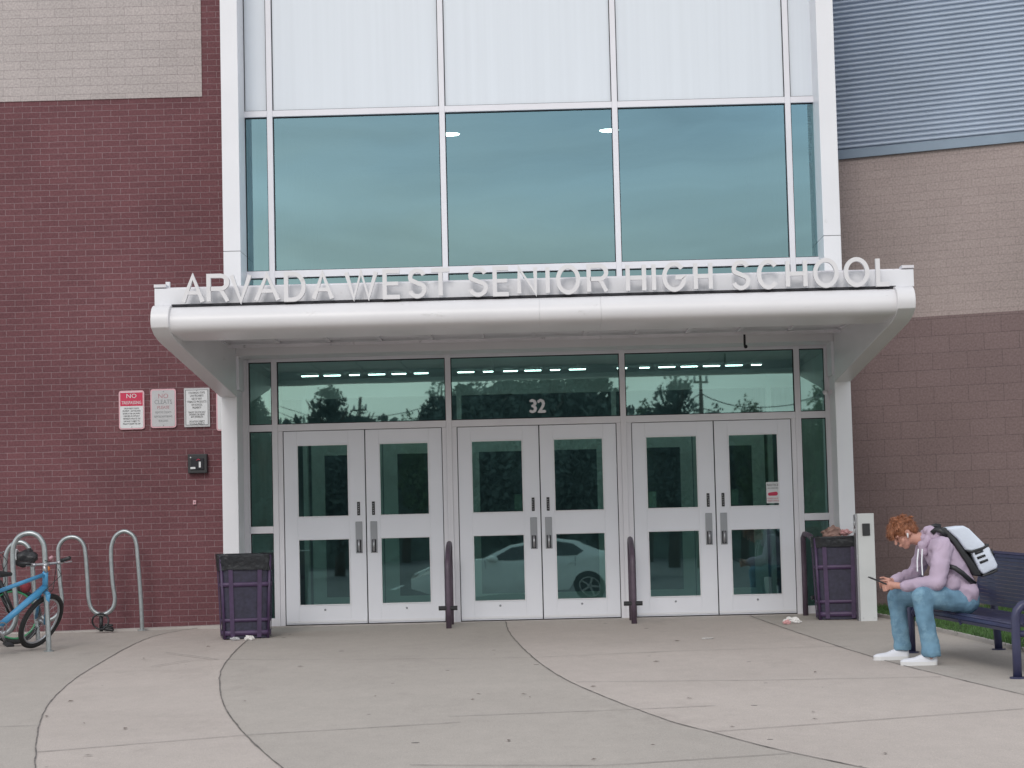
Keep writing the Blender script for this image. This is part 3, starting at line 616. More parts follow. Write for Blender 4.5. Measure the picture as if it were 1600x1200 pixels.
# ---- wave racks
def rack(label, Yp, segs, r=.024, feet=()):
    P = [at(px, py, Yp) for px, py in segs]; Q = []
    for i in range(len(P)-1):
        a = P[max(i-1, 0)]; b = P[i]; c = P[i+1]; d = P[min(i+2, len(P)-1)]
        for k in range(6):
            t = k/6; Q.append(.5*((2*b)+(c-a)*t+(2*a-5*b+4*c-d)*t*t+(3*b-a-3*c+d)*t**3))
    Q.append(P[-1]); t = thing('bike_rack', label, 'bike rack', (P[0].x, Yp, gz(Yp)), group=None)
    for q in (Q[0],): q.z = gz(Yp)
    obj('rail', MB().tube(Q, r, 12), M['galv'], t, smooth=True)
    obj('foot_plate', MB().tube([(P[0].x, Yp, gz(Yp)), (P[0].x, Yp, gz(Yp)+.012)], .05, 16), M['galv'], t, smooth='auto')
    return t
ra = [(222, 984), (221.5, 965), (219, 920), (215, 870), (213, 850), (208, 837), (195, 830), (182, 836), (175, 850), (173.5, 870), (176, 910), (179.5, 938), (174, 953), (159, 960.5), (145, 953), (139, 938), (137, 910), (134, 870), (131, 852), (123, 842), (112, 839), (100, 843), (92, 854), (91, 870), (94, 910), (97, 940), (92, 958), (80, 968), (68, 966), (58, 955), (54, 938), (52, 900), (50, 872), (44, 860)]
t = rack('galvanised wave bike rack standing against the brick wall, empty at its right end', -.15, ra)
p = at(158, 961, -.15); q = at(155, 987, -.15)
obj('support_leg', MB().tube([(p.x, -.15, p.z), (p.x, -.15, gz(-.15))], .022, 10), M['black'], t, smooth=True)
bl = thing('bike_lock', 'black bike lock hanging on the empty lower bend of the wave rack', 'lock', (p.x, -.18, gz(-.18)))
lp = [(p.x+.09*math.cos(a)-.0, -.19+.02*math.sin(2*a), p.z-.07+.085*math.sin(a)) for a in [6.283*k/20 for k in range(20)]]
obj('shackle', MB().tube(lp, .011, 8, closed=True), M['black'], bl, smooth=True); obj('lock_body', MB().cap((p.x+.05, -.19, p.z-.15), .022, (p.x+.13, -.19, p.z-.165), .02, 10), M['black'], bl, smooth=True)
cb = [(p.x+.08+.06*math.cos(k*.7), -.2+.012*math.sin(k), gz(-.2)+.015+.003*k) for k in range(22)]; obj('cable', MB().tube(cb, .009, 6), M['black'], bl, smooth=True)
rb_ = [(76.5, 1018), (75, 980), (72.5, 940), (71, 900), (69.5, 860), (66, 846), (58, 836.5), (46, 833), (32, 837), (23, 848), (20, 865), (21, 900), (25, 940), (26, 960), (20, 980), (6, 990), (-10, 984), (-18, 965), (-20, 900)]
rack('near galvanised bike rack hoop that the blue bicycle leans on', -2.85, rb_, r=.026)
rc_ = [(60, 1003), (56, 960), (53, 920), (50, 880), (47, 861), (41, 851), (31, 847), (19, 851), (11, 862), (8, 880), (9, 920), (12, 955)]
rack('far galvanised bike rack hoop behind the two bicycles', -1.9, rc_, r=.024)
# ---- bicycles (built at the origin heading along +X, then placed)
def ring(mb, c, Rr, r, n=40, m=8): mb.tube([(c[0]+Rr*math.cos(6.283185*k/n), c[1], c[2]+Rr*math.sin(6.283185*k/n)) for k in range(n)], r, m, closed=True)
def bicycle(label, loc, rz, lean, fr, fork, rim, steer=0, extras=True):
    t = bpy.data.objects.new('bicycle', None); tag(t, label, 'bicycle')
    mw = Matrix.Translation(loc) @ Matrix.Rotation(rz, 4, 'Z') @ Matrix.Rotation(lean, 4, 'X'); put(t, None, mw); t.matrix_world = mw
    def T(v): return mw @ V(v)
    def O(name, mb, mat, par=t, **k):
        mb.v = [tuple(mw @ V(v)) for v in mb.v]; return obj(name, mb, mat, par, **k)
    Rw = .30; hub = V((0, 0, Rw)); rh = V((-1.0, 0, Rw)); bb = V((-.6, 0, .27)); hd = V((-.18, 0, .83)); hb = V((-.13, 0, .66)); st = V((-.75, 0, .66))
    SM = Matrix.Translation(hb) @ Matrix.Rotation(R(18), 4, 'Y') @ Matrix.Rotation(steer, 4, 'Z') @ Matrix.Rotation(-R(18), 4, 'Y') @ Matrix.Translation(-hb)
    HB = Matrix.Translation(hd) @ Matrix.Rotation(-lean*1.25, 4, 'X') @ Matrix.Translation(-hd) @ SM
    for c, Mx in ((hub, SM), (rh, None)):
        def X_(mb):
            if Mx: mb.v = [tuple(Mx @ V(v)) for v in mb.v]
            return mb
        mb = MB(); ring(mb, c, Rw-.026, .026); tyre = O('tyre', X_(mb), M['black'], smooth=True) if False else None
        wm = MB(); ring(wm, c, Rw-.058, .011); ring(wm, c, Rw-.046, .008); wheel = O('wheel', X_(wm), rim, smooth=True)
        tm = MB(); ring(tm, c, Rw-.026, .026); O('tyre', X_(tm), M['tyre'], wheel, smooth=True)
        sp = MB()
        for k in range(24):
            a = 6.283*k/24; s = .03*(1 if k % 2 else -1); sp.tube([c+V((.018*math.cos(a+1), s, .018*math.sin(a+1))), c+V(((Rw-.05)*math.cos(a), 0, (Rw-.05)*math.sin(a)))], .0016, 4)
        O('spoke', X_(sp), M['steel'], wheel)
        hm = MB(); hm.tube([c+V((0, -.05, 0)), c+V((0, .05, 0))], .02, 10); O('hub', X_(hm), M['steel'], wheel, smooth=True)
    f = MB(); f.tube([hb+V((.0, 0, .03)), bb], [.036, .03], 10); f.tube([hd, st], .02, 10); f.tube([st+V((-.02, 0, .05)), bb], .019, 10)
    f.tube([hb+V((.02, 0, -.02)), hd+V((-.01, 0, .02))], .028, 10)
    for s in (-1, 1): f.tube([st, rh+V((0, s*.06, 0))], .011, 8); f.tube([bb+V((0, s*.03, 0)), rh+V((0, s*.06, 0))], .012, 8)
    O('frame', f, fr, smooth=True)
    fk = MB()
    for s in (-1, 1): fk.tube([hb+V((.01, s*.055, -.02)), hub+V((-.01, s*.06, .0))], [.024, .014], 10)
    fk.tube([hb+V((.01, -.06, -.02)), hb+V((.01, .06, -.02))], .022, 8); fk.v = [tuple(SM @ V(v)) for v in fk.v]; O('fork', fk, fork, smooth=True)
    h = MB(); h.tube([hd, hd+V((-.03, 0, .08))], .016, 8); h.tube([hd+V((-.03, 0, .08)), hd+V((.04, 0, .1))], .02, 8)
    h.tube([hd+V((-.02, -.31, .13)), hd+V((.03, -.12, .1)), hd+V((.04, 0, .1)), hd+V((.03, .12, .1)), hd+V((-.02, .31, .13))], .0125, 8); h.v = [tuple(HB @ V(v)) for v in h.v]; O('handlebar', h, M['steel'], smooth=True)
    for s in (-1, 1):
        gmb = MB(); gmb.tube([hd+V((-.022, s*.31, .131)), hd+V((0, s*.19, .115))], .019, 10); gmb.v = [tuple(HB @ V(v)) for v in gmb.v]; O('grip', gmb, M['black'], smooth=True)
        gmb = MB(); gmb.tube([hd+V((.01, s*.17, .11)), hd+V((.06, s*.2, .095)), hd+V((.045, s*.28, .1))], .006, 6); gmb.cap(hd+V((.01, s*.15, .1)), .02, hd+V((.03, s*.17, .1)), .016, 8); gmb.v = [tuple(HB @ V(v)) for v in gmb.v]; O('brake_lever', gmb, M['steel'], smooth=True)
    c = MB(); c.tube([hd+V((.04, .1, .1)), hd+V((.16, .05, .08)), hb+V((.12, 0, .0)), hb+V((.04, .02, -.12))], .004, 6); c.tube([hd+V((.04, -.1, .1)), hd+V((.13, -.08, .02)), hb+V((-.05, -.03, -.03)), hb+V((-.25, -.03, -.2))], .004, 6); O('brake_cable', c, M['black'])
    sd = MB(); sd.tube([st+V((-.02, 0, .03)), st+V((-.045, 0, .17))], .013, 8); O('seat_post', sd, M['steel'], smooth=True)
    sd = MB().chain([(st+V((-.16, -.04, .19)), .045), (st+V((-.05, 0, .19)), .035), (st+V((.11, 0, .185)), .02)], 10).cap(st+V((-.16, .04, .19)), .045, st+V((-.05, 0, .19)), .035, 10); O('saddle', sd, M['black'], smooth=True)
    cr = MB(); ring(cr, bb+V((0, -.05, 0)), .085, .007, 24, 6); ring(cr, bb+V((0, -.05, 0)), .04, .01, 24, 6); cr.tube([bb+V((0, -.06, 0)), bb+V((.1, -.075, -.12))], .012, 8); cr.tube([bb+V((0, .06, 0)), bb+V((-.1, .075, .12))], .012, 8); O('crank', cr, M['steel'], smooth=True)
    for a, b in ((V((.1, -.12, -.12)), 1), (V((-.1, .12, .12)), 2)): O('pedal', MB().box(*(lambda q: (q.x-.045, q.x+.045, q.y-.035, q.y+.035, q.z-.01, q.z+.01))(bb+a)), M['black'])
    ch = MB(); ch.tube([bb+V((0, -.05, .085)), rh+V((0, -.05, .04)), rh+V((-.04, -.05, 0)), rh+V((0, -.05, -.05)), bb+V((0, -.05, -.085))], .005, 6); O('chain', ch, M['black'])
    return t, mw
M['tyre'] = pbr('tyre_rubber', (.022, .022, .023), .75, bump=.6, bs=90)
M['blue'] = pbr('blue_bike_paint', (.07, .29, .52), .28, var=.05, spec=.6); M['silver'] = pbr('silver_paint', (.5, .52, .55), .3, metal=.6); M['green'] = pbr('green_rim', (.05, .26, .12), .4)
M['dred'] = pbr('dark_red_fabric', (.22, .03, .04), .8, var=.2, vs=30, bump=.4, bs=60)
a = at(54, 1019, -2.62)
bk, mw = bicycle('blue mountain bicycle with a handlebar full of brake levers, leaning on the near rack hoop', (a.x, -2.62, gz(-2.62)), R(57), R(25), M['blue'], M['blue'], M['silver'], steer=R(8))
a = at(30, 1000, -1.75)
bicycle('black bicycle with green rims parked behind the blue one at the left edge', (a.x-.05, -1.95, gz(-1.9)), R(58), R(-3), M['black'], M['black'], M['green'], steer=R(-25))
a = at(70, 884, -2.55); o = obj('bicycle_light', MB().cap((a.x, -2.55, a.z), .02, (a.x+.03, -2.56, a.z-.03), .026, 10), pbr('orange_plastic', (.65, .2, .06), .4)); tag(o, 'small orange lamp clipped under the handlebar of the blue bicycle', 'bicycle light')
a = at(79, 872, -2.6); o = obj('bicycle_bell', MB().cap((a.x, -2.6, a.z), .016, (a.x+.012, -2.6, a.z+.01), .014, 12), M['pinkish']); tag(o, 'pale pink round bell on the handlebar of the blue bicycle', 'bell')
a = at(36, 888, -2.3)
hb = thing('handlebar_bag', 'black rounded bag with a white band hung over the bicycle handlebars', 'bag', (a.x, -2.3, a.z-.1))
a = at(38, 872, -2.4); x = MB().ball((a.x+.02, -2.4, a.z), (.12, .085, .085), n=26, m=18); x.v = [tuple(V(v)+(V(v)-V((a.x, -2.4, a.z)))*(.5*noise.noise(V(v)*11)+.2*noise.noise(V(v)*30))) for v in x.v]; obj('shell', x, M['black'], hb, smooth=True)
x = MB(); x.tube([(a.x-.07+.01*math.cos(k*.4), -2.4+.088*math.cos(k*.35-1.2)*.9-.0, a.z+.085*math.sin(k*.35-1.2)) for k in range(14)], .01, 6); obj('band', x, M['swhite'], hb, smooth=True)
a = at(40, 917, -2.7)
x = thing('saddle_bag', 'small dark red pouch strapped to the blue bicycle frame', 'bag', (a.x, -2.7, a.z-.06))
obj('pouch', MB().ball((a.x, -2.7, a.z), (.055, .05, .06)), M['dred'], x, smooth=True); obj('strap', MB().tube([(a.x-.03, -2.7, a.z+.05), (a.x, -2.7, a.z+.075), (a.x+.04, -2.7, a.z+.05)], .007, 6), M['black'], x)
# ---- waste bins
def bin_(label, cx, cyy, wtop, wbot, h, rz, bagh):
    z0 = gz(cyy); t = thing('waste_bin', label, 'bin', (cx, cyy, z0), rz)
    def ringp(w, z, rr=.09, n=5):
        P = []; hw = w/2
        for sx, sy, a0 in ((1, 1, 0), (-1, 1, 90), (-1, -1, 180), (1, -1, 270)):
            for k in range(n+1): q = R(a0+90*k/n); P.append((sx*(hw-rr)+rr*math.cos(q), sy*(hw-rr)+rr*math.sin(q), z))
        return P
    mw = W[t]
    def wd(z): return wbot+(wtop-wbot)*z/h
    m_ = MB(); rows = [[mw @ V(p) for p in ringp(wd(z)-.02, z)] for z in [h*k/8 for k in range(9)]]; m_.grid([r+[r[0]] for r in rows]); m_.f.append(tuple(range(len(rows[0])))) ; m_.mi.append(0)
    obj('basket', m_, M['mesh'], t, smooth='auto')
    for z, hh in ((.03, .05), (.17, .035), (.53, .045), (h-.05, .05)):
        b = MB(); b.grid([[mw @ V(p) for p in (ringp(wd(z)+.002, z)+ringp(wd(z)+.002, z)[:1])], [mw @ V(p) for p in (ringp(wd(z+hh)+.002, z+hh)+ringp(wd(z+hh)+.002, z+hh)[:1])]])
        o = obj('band', b, M['purple'], t, smooth='auto'); s = o.modifiers.new('s', 'SOLIDIFY'); s.thickness = .006
    for k in range(8):
        a = k//2; u = (-.28, .26)[k % 2]; Rm = Matrix.Rotation(R(90*a), 4, 'Z')
        pts = [(u*wd(z)-.022, -wd(z)/2-.006, z) for z in (0.01, h)]+[(u*wd(z)+.022, -wd(z)/2-.006, z) for z in (h, .01)]
        b = MB(); b.prism([mw @ Rm @ V(p) for p in pts], (mw.to_3x3() @ Rm.to_3x3()) @ V((0, .006, 0))); obj('upright', b, M['purple'], t)
    for sx in (-1, 1):
        for sy in (-1, 1):
            hw = wbot/2-.03; b = MB(); b.tube([mw @ V((sx*hw, sy*hw, -.005)), mw @ V((sx*(wtop/2-.03), sy*(wtop/2-.03), h))], .016, 8); obj('corner_post', b, M['purple'], t, smooth=True)
    n = 72; rows = []
    for j in range(9):
        f = j/8; row = []
        for k in range(n):
            a = 6.283*k/n; base = ringp(wd(h)+.03, 0, .12, 17); p = V(base[k]); nz = noise.noise((math.cos(a)*3.2, math.sin(a)*3.2, f*1.8+cx)); n2 = noise.noise((math.cos(a)*9, math.sin(a)*9, f*5))
            low = h - bagh*(1+.16*noise.noise((math.cos(a)*2, math.sin(a)*2, cx)) )
            z = h+.02-(h+.02-low)*f; s = 1+.02*nz+.02*n2-(.03*f)
            row.append(mw @ V((p.x*s, p.y*s, z+.008*n2)))
        rows.append(row+[row[0]])
    top = [(mw @ V((((mw.inverted() @ p).x)*.93, ((mw.inverted() @ p).y)*.93, h+.012))) for p in rows[0]]; inn = [mw @ V(((mw.inverted() @ p).x*.85, (mw.inverted() @ p).y*.85, h-.25)) for p in rows[0]]
    b = MB(); b.grid([inn, top]+rows); k = len(top)-1; b.f.append(tuple(range(k))); b.mi.append(0); o = obj('bin_liner', b, M['bag'], t, smooth=True)
    return t
a = at(385, 996, -1.5); bin_('purple waste bin with a black liner in front of the left white column', a.x, -1.55, .565, .50, .85, R(10), .15)
a = at(1314, 964, -.85); bin_('dark purple waste bin beside the tall pale post, overfilled with brown bags', a.x+.0, -.82, .56, .50, .86, R(-6), .1)
# rubbish
def crumple(name, label, cat, c, r, mat, seed, sc=(1, 1, 1), fl=None):
    mb = MB().ball((0, 0, 0), 1, n=22, m=14); out = []
    for v in mb.v:
        v = V(v); d = 1+.45*noise.noise(v*1.7+V((seed, 0, 0)))+.3*noise.noise(v*4.2+V((0, seed, 0)))+.15*noise.noise(v*9)
        p = V((v.x*sc[0], v.y*sc[1], v.z*sc[2]))*r*d+V(c)
        if fl is not None: p.z = max(p.z, fl+.001*random.random())
        out.append(tuple(p))
    mb.v = out; o = obj(name, mb, mat, None); tag(o, label, cat); return o
a = at(1303, 832, -.8); crumple('paper_bag', 'crumpled brown paper bag sticking out of the right waste bin', 'bag', (a.x-.03, -.82, a.z-.02), .1, M['cardboard'], 3, (1.15, .8, .8))
a = at(1316, 832, -.75); crumple('food_wrapper', 'pinkish food wrapper lying on top of the brown paper bag', 'wrapper', (a.x+.02, -.84, a.z-.0), .05, M['pinkpaper'], 8, (1.3, .8, .6))
a = gp(1238, 974); crumple('crumpled_napkin', 'crumpled white and pink napkin on the concrete near the right doors', 'litter', (a.x, a.y, a.z+.025), .065, M['paper'], 5, (1.3, .9, .6), a.z)
a = gp(1229, 975); crumple('pink_wrapper', 'small pink wrapper touching the white napkin on the concrete', 'litter', (a.x, a.y-.03, a.z+.018), .032, M['pinkpaper'], 11, (1.2, .9, .8), a.z)
a = gp(391, 1000); a.y = -1.9; a.z = gz(-1.9); crumple('paper_cup', 'small white scrap of paper against the foot of the left waste bin', 'litter', (a.x, a.y-.12, a.z+.02), .035, M['paper'], 2, (1.3, .8, .8), a.z)
a = gp(368, 1000); a.y = -1.92; a.z = gz(-1.92); crumple('grey_wrapper', 'greyish crushed wrapper under the front edge of the left waste bin', 'litter', (a.x, a.y-.04, a.z+.015), .033, M['sgrey'], 21, (1.4, .8, .5), a.z)
a = gp(1106, 998); crumple('paper_scrap', 'flat pale paper scrap lying alone on the plaza below the right doors', 'litter', (a.x, a.y, a.z+.004), .05, M['paper'], 14, (1.1, .9, .12), a.z)
for i in range(26):
    px, py = random.uniform(60, 1580), random.uniform(1000, 1190); a = gp(px, py); ang = random.random()*3.14; l = random.uniform(.014, .034); q = V((math.cos(ang)*l, math.sin(ang)*l, 0)); q2 = V((-q.y, q.x, 0))*.4
    mb = MB(); mb.add([a+V((0, 0, .007))-q, a+V((0, 0, .012))+q2, a+V((0, 0, .008))+q, a+V((0, 0, .007))-q2], [(0, 1, 2, 3)]); o = obj('dry_leaf', mb, M['leafbit'] if 'leafbit' in M else M.setdefault('leafbit', pbr('dry_leaf', (.09, .065, .05), .9)))
    tag(o, 'tiny brown leaf scrap lying on the open concrete plaza', 'leaf', 'dry leaf scraps scattered on the plaza')
# ---- hoop shaped door guards
def guard(label, px, py, yb, ybk, tilt=0):
    a = at(px, py, yb); x = a.x; t = thing('door_guard', label, 'guard rail', (x, yb, gz(yb)), tilt); mw = W[t]
    D = ybk-yb; H = .90; P = [V((0, 0, 0)), V((0, 0, .3)), V((0, .0, .6))]
    for k in range(1, 11): q = math.pi/2*k/10; P.append(V((0, D*.9*(1-math.cos(q)), .6+(H-.6)*math.sin(q))))
    P += [V((0, D, .86)), V((0, D, .5)), V((0, D, 0))]
    rr = MB()
    for w_, off in ((.0, 0),): rr.tube([mw @ p for p in P], .03, 10)
    obj('rail', rr, M['bronze'], t, smooth=True)
    bar = MB(); bar.tube([mw @ V((-.105, .0, .215)), mw @ V((.095, .0, .215))], .024, 10); obj('cross_bar', bar, M['black'], t, smooth='auto')
    return t
guard('bronze hoop guard rail between the left and middle door pairs', 701.5, 982, -.95, -.35)
guard('bronze hoop guard rail between the middle and right door pairs', 991, 974, -.9, -.35)
guard('bronze hoop guard rail right of all the doors, beside the dark bin', 1283, 964, -.62, -.2, R(16))
# ---- access post
a = gp(1346, 970); b = gp(1372, 971); cx = (a.x+b.x)/2; t = thing('access_post', 'tall pale square post with a dark card reader between the bin and the seated boy', 'post', (cx, -1.25, gz(-1.25)))
zt_ = at(1358, 802, -1.3).z
obj('post_body', MB().box(cx-.087, cx+.087, -1.33, -1.15, gz(-1.3)-.01, zt_), M['post'], t, bevel=.006)
obj('side_plate', MB().box(cx-.105, cx-.0875, -1.31, -1.16, gz(-1.3), zt_-.01), M['steel'], t)
for zz in (.72, .8): obj('hinge', MB().cap((cx-.11, -1.28, zt_-.2+(zz-.72)), .014, (cx-.11, -1.28, zt_-.17+(zz-.72)), .014, 8), M['steel'], t, smooth=True)
zc = at(1358, 827, -1.33).z; obj('card_reader', MB().box(cx-.04, cx+.04, -1.345, -1.3305, zc-.065, zc+.062), M['black'], t, bevel=.004)
ft = MB()
for s in (-1, 1): ft.cap((cx+s*.06, -1.331, gz(-1.3)+.03), .005, (cx+s*.06, -1.332, gz(-1.3)+.03), .005, 8)
obj('screw', ft, M['steel'], t)
# ---- bench
BO = gp(1425, 1020); bu = V((.152, -.988, 0)).normalized(); bv = V((.988, .152, 0)).normalized(); BL = 2.43
BM = Matrix((bu, bv, V((0, 0, 1)))).transposed().to_4x4(); slope_z = -S*bu.y*-1
bt = thing('park_bench', 'navy blue metal strap bench the ginger haired boy sits on', 'bench', (BO.x, BO.y, BO.z))
def bp(u, v, z):                            # bench coordinates, following the slope of the plaza
    q = BO+bu*u+bv*v; return V((q.x, q.y, gz(BO.y)+S*(bu.y*u)+z))
seatp = [(.015, .335), (0, .365), (.015, .39), (.06, .402), (.12, .395), (.2, .38), (.3, .365), (.4, .36), (.47, .365), (.53, .39)]
backp = [(.55, .42), (.575, .5), (.6, .6), (.63, .72), (.65, .8), (.675, .85), (.70, .862), (.725, .85)]
def straps(prof, name, u0, u1):
    # resample
    P = [V((a, b)) for a, b in prof]; L = [0]
    for a, b in zip(P, P[1:]): L.append(L[-1]+(b-a).length)
    def s_at(s):
        for i in range(len(P)-1):
            if s <= L[i+1] or i == len(P)-2: return P[i]+(P[i+1]-P[i])*((s-L[i])/(L[i+1]-L[i]))
    n = int(L[-1]/.03); o = None; mb = MB()
    for k in range(n):
        a = s_at((k+.03)*L[-1]/n); b = s_at((k+.93)*L[-1]/n); t = (b-a).normalized(); nn = V((-t.y, t.x))*.005
        mb.prism([bp(u0, a.x-nn.x, a.y-nn.y), bp(u0, b.x-nn.x, b.y-nn.y), bp(u0, b.x+nn.x, b.y+nn.y), bp(u0, a.x+nn.x, a.y+nn.y)], bp(u1, 0, 0)-bp(u0, 0, 0))
    for u in (u0, (u0+u1)/2-.02, u1-.04):
        mb.tube([bp(u+.02, p.x, p.y-.012) for p in P], .012, 6)
    return obj(name, mb, M['navy'], bt)
straps(seatp, 'seat', .03, BL-.03); straps(backp, 'backrest', .03, BL-.03)
for u in (.0, BL):
    lg = MB(); path = [(-.0, 0), (0, .2), (0, .45), (.012, .5), (.05, .54), (.12, .558), (.3, .56), (.5, .555), (.62, .56)]
    lg.tube([bp(u, a, b) for a, b in path], .034, 12); obj('armrest', lg, M['navy'], bt, smooth=True)
    lg = MB(); lg.tube([bp(u, .78, 0), bp(u, .77, .2), bp(u, .74, .5), bp(u, .71, .86)], .034, 12); lg.tube([bp(u, .0, .33), bp(u, .75, .33)], .025, 10); obj('leg', lg, M['navy'], bt, smooth=True)
    for v in (0, .78): obj('foot_plate', MB().tube([bp(u, v, -.002), bp(u, v, .012)], .06, 16), M['navy'], bt, smooth='auto')

# ================================================================= PERSON
M['skin'] = pbr('skin', (.52, .27, .21), .5, var=.05, vs=20); M['hair'] = pbr('ginger_hair', (.27, .105, .05), .5, var=.35, vs=60, bump=.6, bs=120, stretch=(1, 1, .4))
M['hoodie'] = pbr('lilac_fleece', (.46, .37, .47), .95, var=.06, vs=6, bump=.25, bs=220, spec=.15); M['hoodie_d'] = pbr('hood_lining', (.3, .24, .32), .95)
M['jeans'] = pbr('denim', (.15, .27, .37), .9, var=.25, vs=9, dirt=((.21, .35, .45), .52, 6), bump=.3, bs=260, spec=.15); M['shoe'] = pbr('canvas_shoe', (.7, .71, .76), .8, bump=.2, bs=200)
M['rubber'] = pbr('white_rubber', (.66, .66, .66), .5); M['white_cloth'] = pbr('white_cloth', (.72, .73, .76), .9); M['pack'] = pbr('backpack_fabric', (.62, .67, .76), .75, bump=.4, bs=30)
def folds(sc, amp, st=(1, 1, 1)):
    def f(co):
        q = V((co.x*st[0]*sc, co.y*st[1]*sc, co.z*st[2]*sc)); n = noise.noise(q+V((noise.noise(q*.7)*2, 0, 0))); return amp*(1-abs(n)*3)*.6+amp*.5*noise.noise(q*2.3)
    return f
a = at(1505, 935, -6.15); P0 = thing('person', 'ginger haired boy in a lilac hoodie and jeans bent over his phone on the bench', 'person', (a.x, -6.15, gz(-6.15)))
Yn, Yf = -6.45, -5.88
hipn, hipf = at(1503, 936, -6.28), at(1501, 932, -6.0)
kn, kf = at(1439, 932, Yn), at(1400, 932, Yf)
an, af = at(1454, 1012, Yn), at(1409, 1002, Yf-.02)
neck = at(1450, 845, -6.15); hc = at(1413, 834, -6.15)
shn, shf = at(1473, 855, -6.36), at(1448, 853, -5.95)
eln, elf = at(1464, 911, -6.47), at(1430, 897, -5.80)
wrn, wrf = at(1412, 916, -6.27), at(1397, 907, -6.05)
pn, pf = at(1393, 914, -6.19), at(1388, 909, -6.1)
# body: torso, arms, legs, neck, head and hands in one skin
bd = MB(); mid = (hipn+hipf)/2; tors = [(mid, .12), (at(1488, 895, -6.15), .105), (at(1467, 862, -6.15), .11)]
bd.chain(tors); bd.cap(at(1467, 862, -6.15), .1, neck, .055)
Hf = V((-.80, -.10, -.60)).normalized(); Hu = V((-.60, .0, .80)); Hu = (Hu-Hf*Hu.dot(Hf)).normalized(); Hr = Hf.cross(Hu)
HM = Matrix((Hr, Hf, Hu)).transposed().to_4x4(); HM.translation = hc      # local: x side, y face, z crown
def H(x, y, z): return HM @ V((x, y, z))
bd.ball((0, -.01, .025), (.074, .092, .095), HM); bd.cap(H(0, .035, -.05), .05, H(0, .05, -.085), .03); bd.cap(H(0, .02, -.0), .066, H(0, .04, -.06), .045)
bd.cap(neck, .056, H(0, -.03, -.06), .056)
bd.cap(H(0, .088, .01), .010, H(0, .108, -.022), .013)                       # nose
for s in (-1, 1):
    bd.ball((s*.076, -.012, .0), (.012, .022, .032), HM)                      # ears
    bd.cap(H(s*.03, .078, .022), .012, H(s*.045, .07, .022), .010)           # brow
    bd.cap(H(s*.045, .05, -.03), .02, H(s*.03, .06, -.05), .02)              # cheek
bd.cap(H(-.018, .092, -.052), .008, H(.018, .092, -.052), .008); bd.cap(H(-.015, .09, -.062), .008, H(.015, .09, -.062), .008)  # lips
bd.chain([(shn, .055), (eln, .042), (wrn, .027)]); bd.chain([(shf, .055), (elf, .042), (wrf, .027)])
bd.chain([(hipn, .09), (kn, .055), (an, .04)]); bd.chain([(hipf, .09), (kf, .055), (af, .04)])
bd.cap(an, .04, an+V((-.0, 0, -.08)), .035); bd.cap(af, .04, af+V((0, 0, -.08)), .035)
# hands cradling the phone
pc = at(1371, 908, -6.19); pd = (at(1381, 912, -6.19)-at(1360, 903.5, -6.19)).normalized()      # phone axis
for (wr, pm, s) in ((wrn, pn, -1), (wrf, pf, 1)):
    bd.cap(wr, .027, pm, .03); bd.cap(pm+V((0, s*-.02, .012)), .022, pm+V((0, s*.0, -.022)), .022)
    base = pm+V((-.02, 0, 0)); tgt = pc+V((.02, s*.015, -.016))
    for k in range(4):                       # four fingers, curled under the phone
        b0 = base+V((0, s*.006, .016-.014*k)); k1 = b0+V((-.036+.003*k, s*.016, -.006-.004*k)); k2 = k1+V((-.018, -s*.018, -.006+.001*k)); k3 = k2+V((-.002, -s*.018, .004))
        bd.chain([(b0, .0095), (k1, .009), (k2, .008), (k3, .007)], 8)
    th0 = pm+V((-.005, -s*.012, .02)); th1 = th0+V((-.035, -s*.004, .016)); th2 = th1+V((-.03, -s*.012, -.002)); bd.chain([(th0, .012), (th1, .010), (th2, .008)], 8)
body = fuse(obj('body', bd, M['skin'], P0), .0062, 3)
# eyes and brows
ey = MB()
for s in (-1, 1): ey.ball((s*.03, .083, .0), (.016, .006, .004), HM, n=8, m=6)
obj('eyelid', ey, pbr('eye_shadow_line', (.12, .05, .04), .6), P0)
# hair
hr = MB(); hr.ball((0, -.02, .045), (.088, .108, .095), HM); hr.ball((0, -.07, .0), (.07, .05, .07), HM)
hr.ball((0, .06, .075), (.07, .05, .045), HM)
rnd = random.Random(3)
for k in range(85):
    th = rnd.uniform(-2.6, 2.6); ph = rnd.uniform(.05, 1.45)
    n0 = V((math.sin(ph)*math.sin(th), math.sin(ph)*math.cos(th), math.cos(ph))); b0 = V((n0.x*.085, n0.y*.105-.02, n0.z*.09+.045))
    if n0.y > .3 and n0.z < .2: continue
    dr = (V((n0.x*.5, .55 if n0.y > -.2 else -.3, .0-.6*math.sin(ph)))+V((rnd.uniform(-.4, .4), rnd.uniform(-.3, .4), rnd.uniform(-.3, .5)))+n0*.5).normalized(); L_ = rnd.uniform(.03, .058)
    hr.chain([(H(*b0), .012), (H(*(b0+dr*L_*.6)), .0085), (H(*(b0+dr*L_+V((0, 0, -.012)))), .004)], 6)
for k in range(14):                           # fringe
    x = -.055+.11*k/13; hr.chain([(H(x, .075, .085), .014), (H(x*1.05, .105, .055+.01*rnd.random()), .011), (H(x*1.05+rnd.uniform(-.01, .01), .108, .018+.018*rnd.random()), .005)], 6)
ho = fuse(obj('hair', hr, M['hair'], P0), .0045, 1, lambda c: .0035*noise.noise(V((c.x*60, c.y*60, c.z*40))))
bm = bmesh.new(); bm.from_mesh(ho.data); hi = W[P0].inverted(); src = [v.co.copy() for v in bm.verts]; cen = hi @ H(0, -.01, .03)
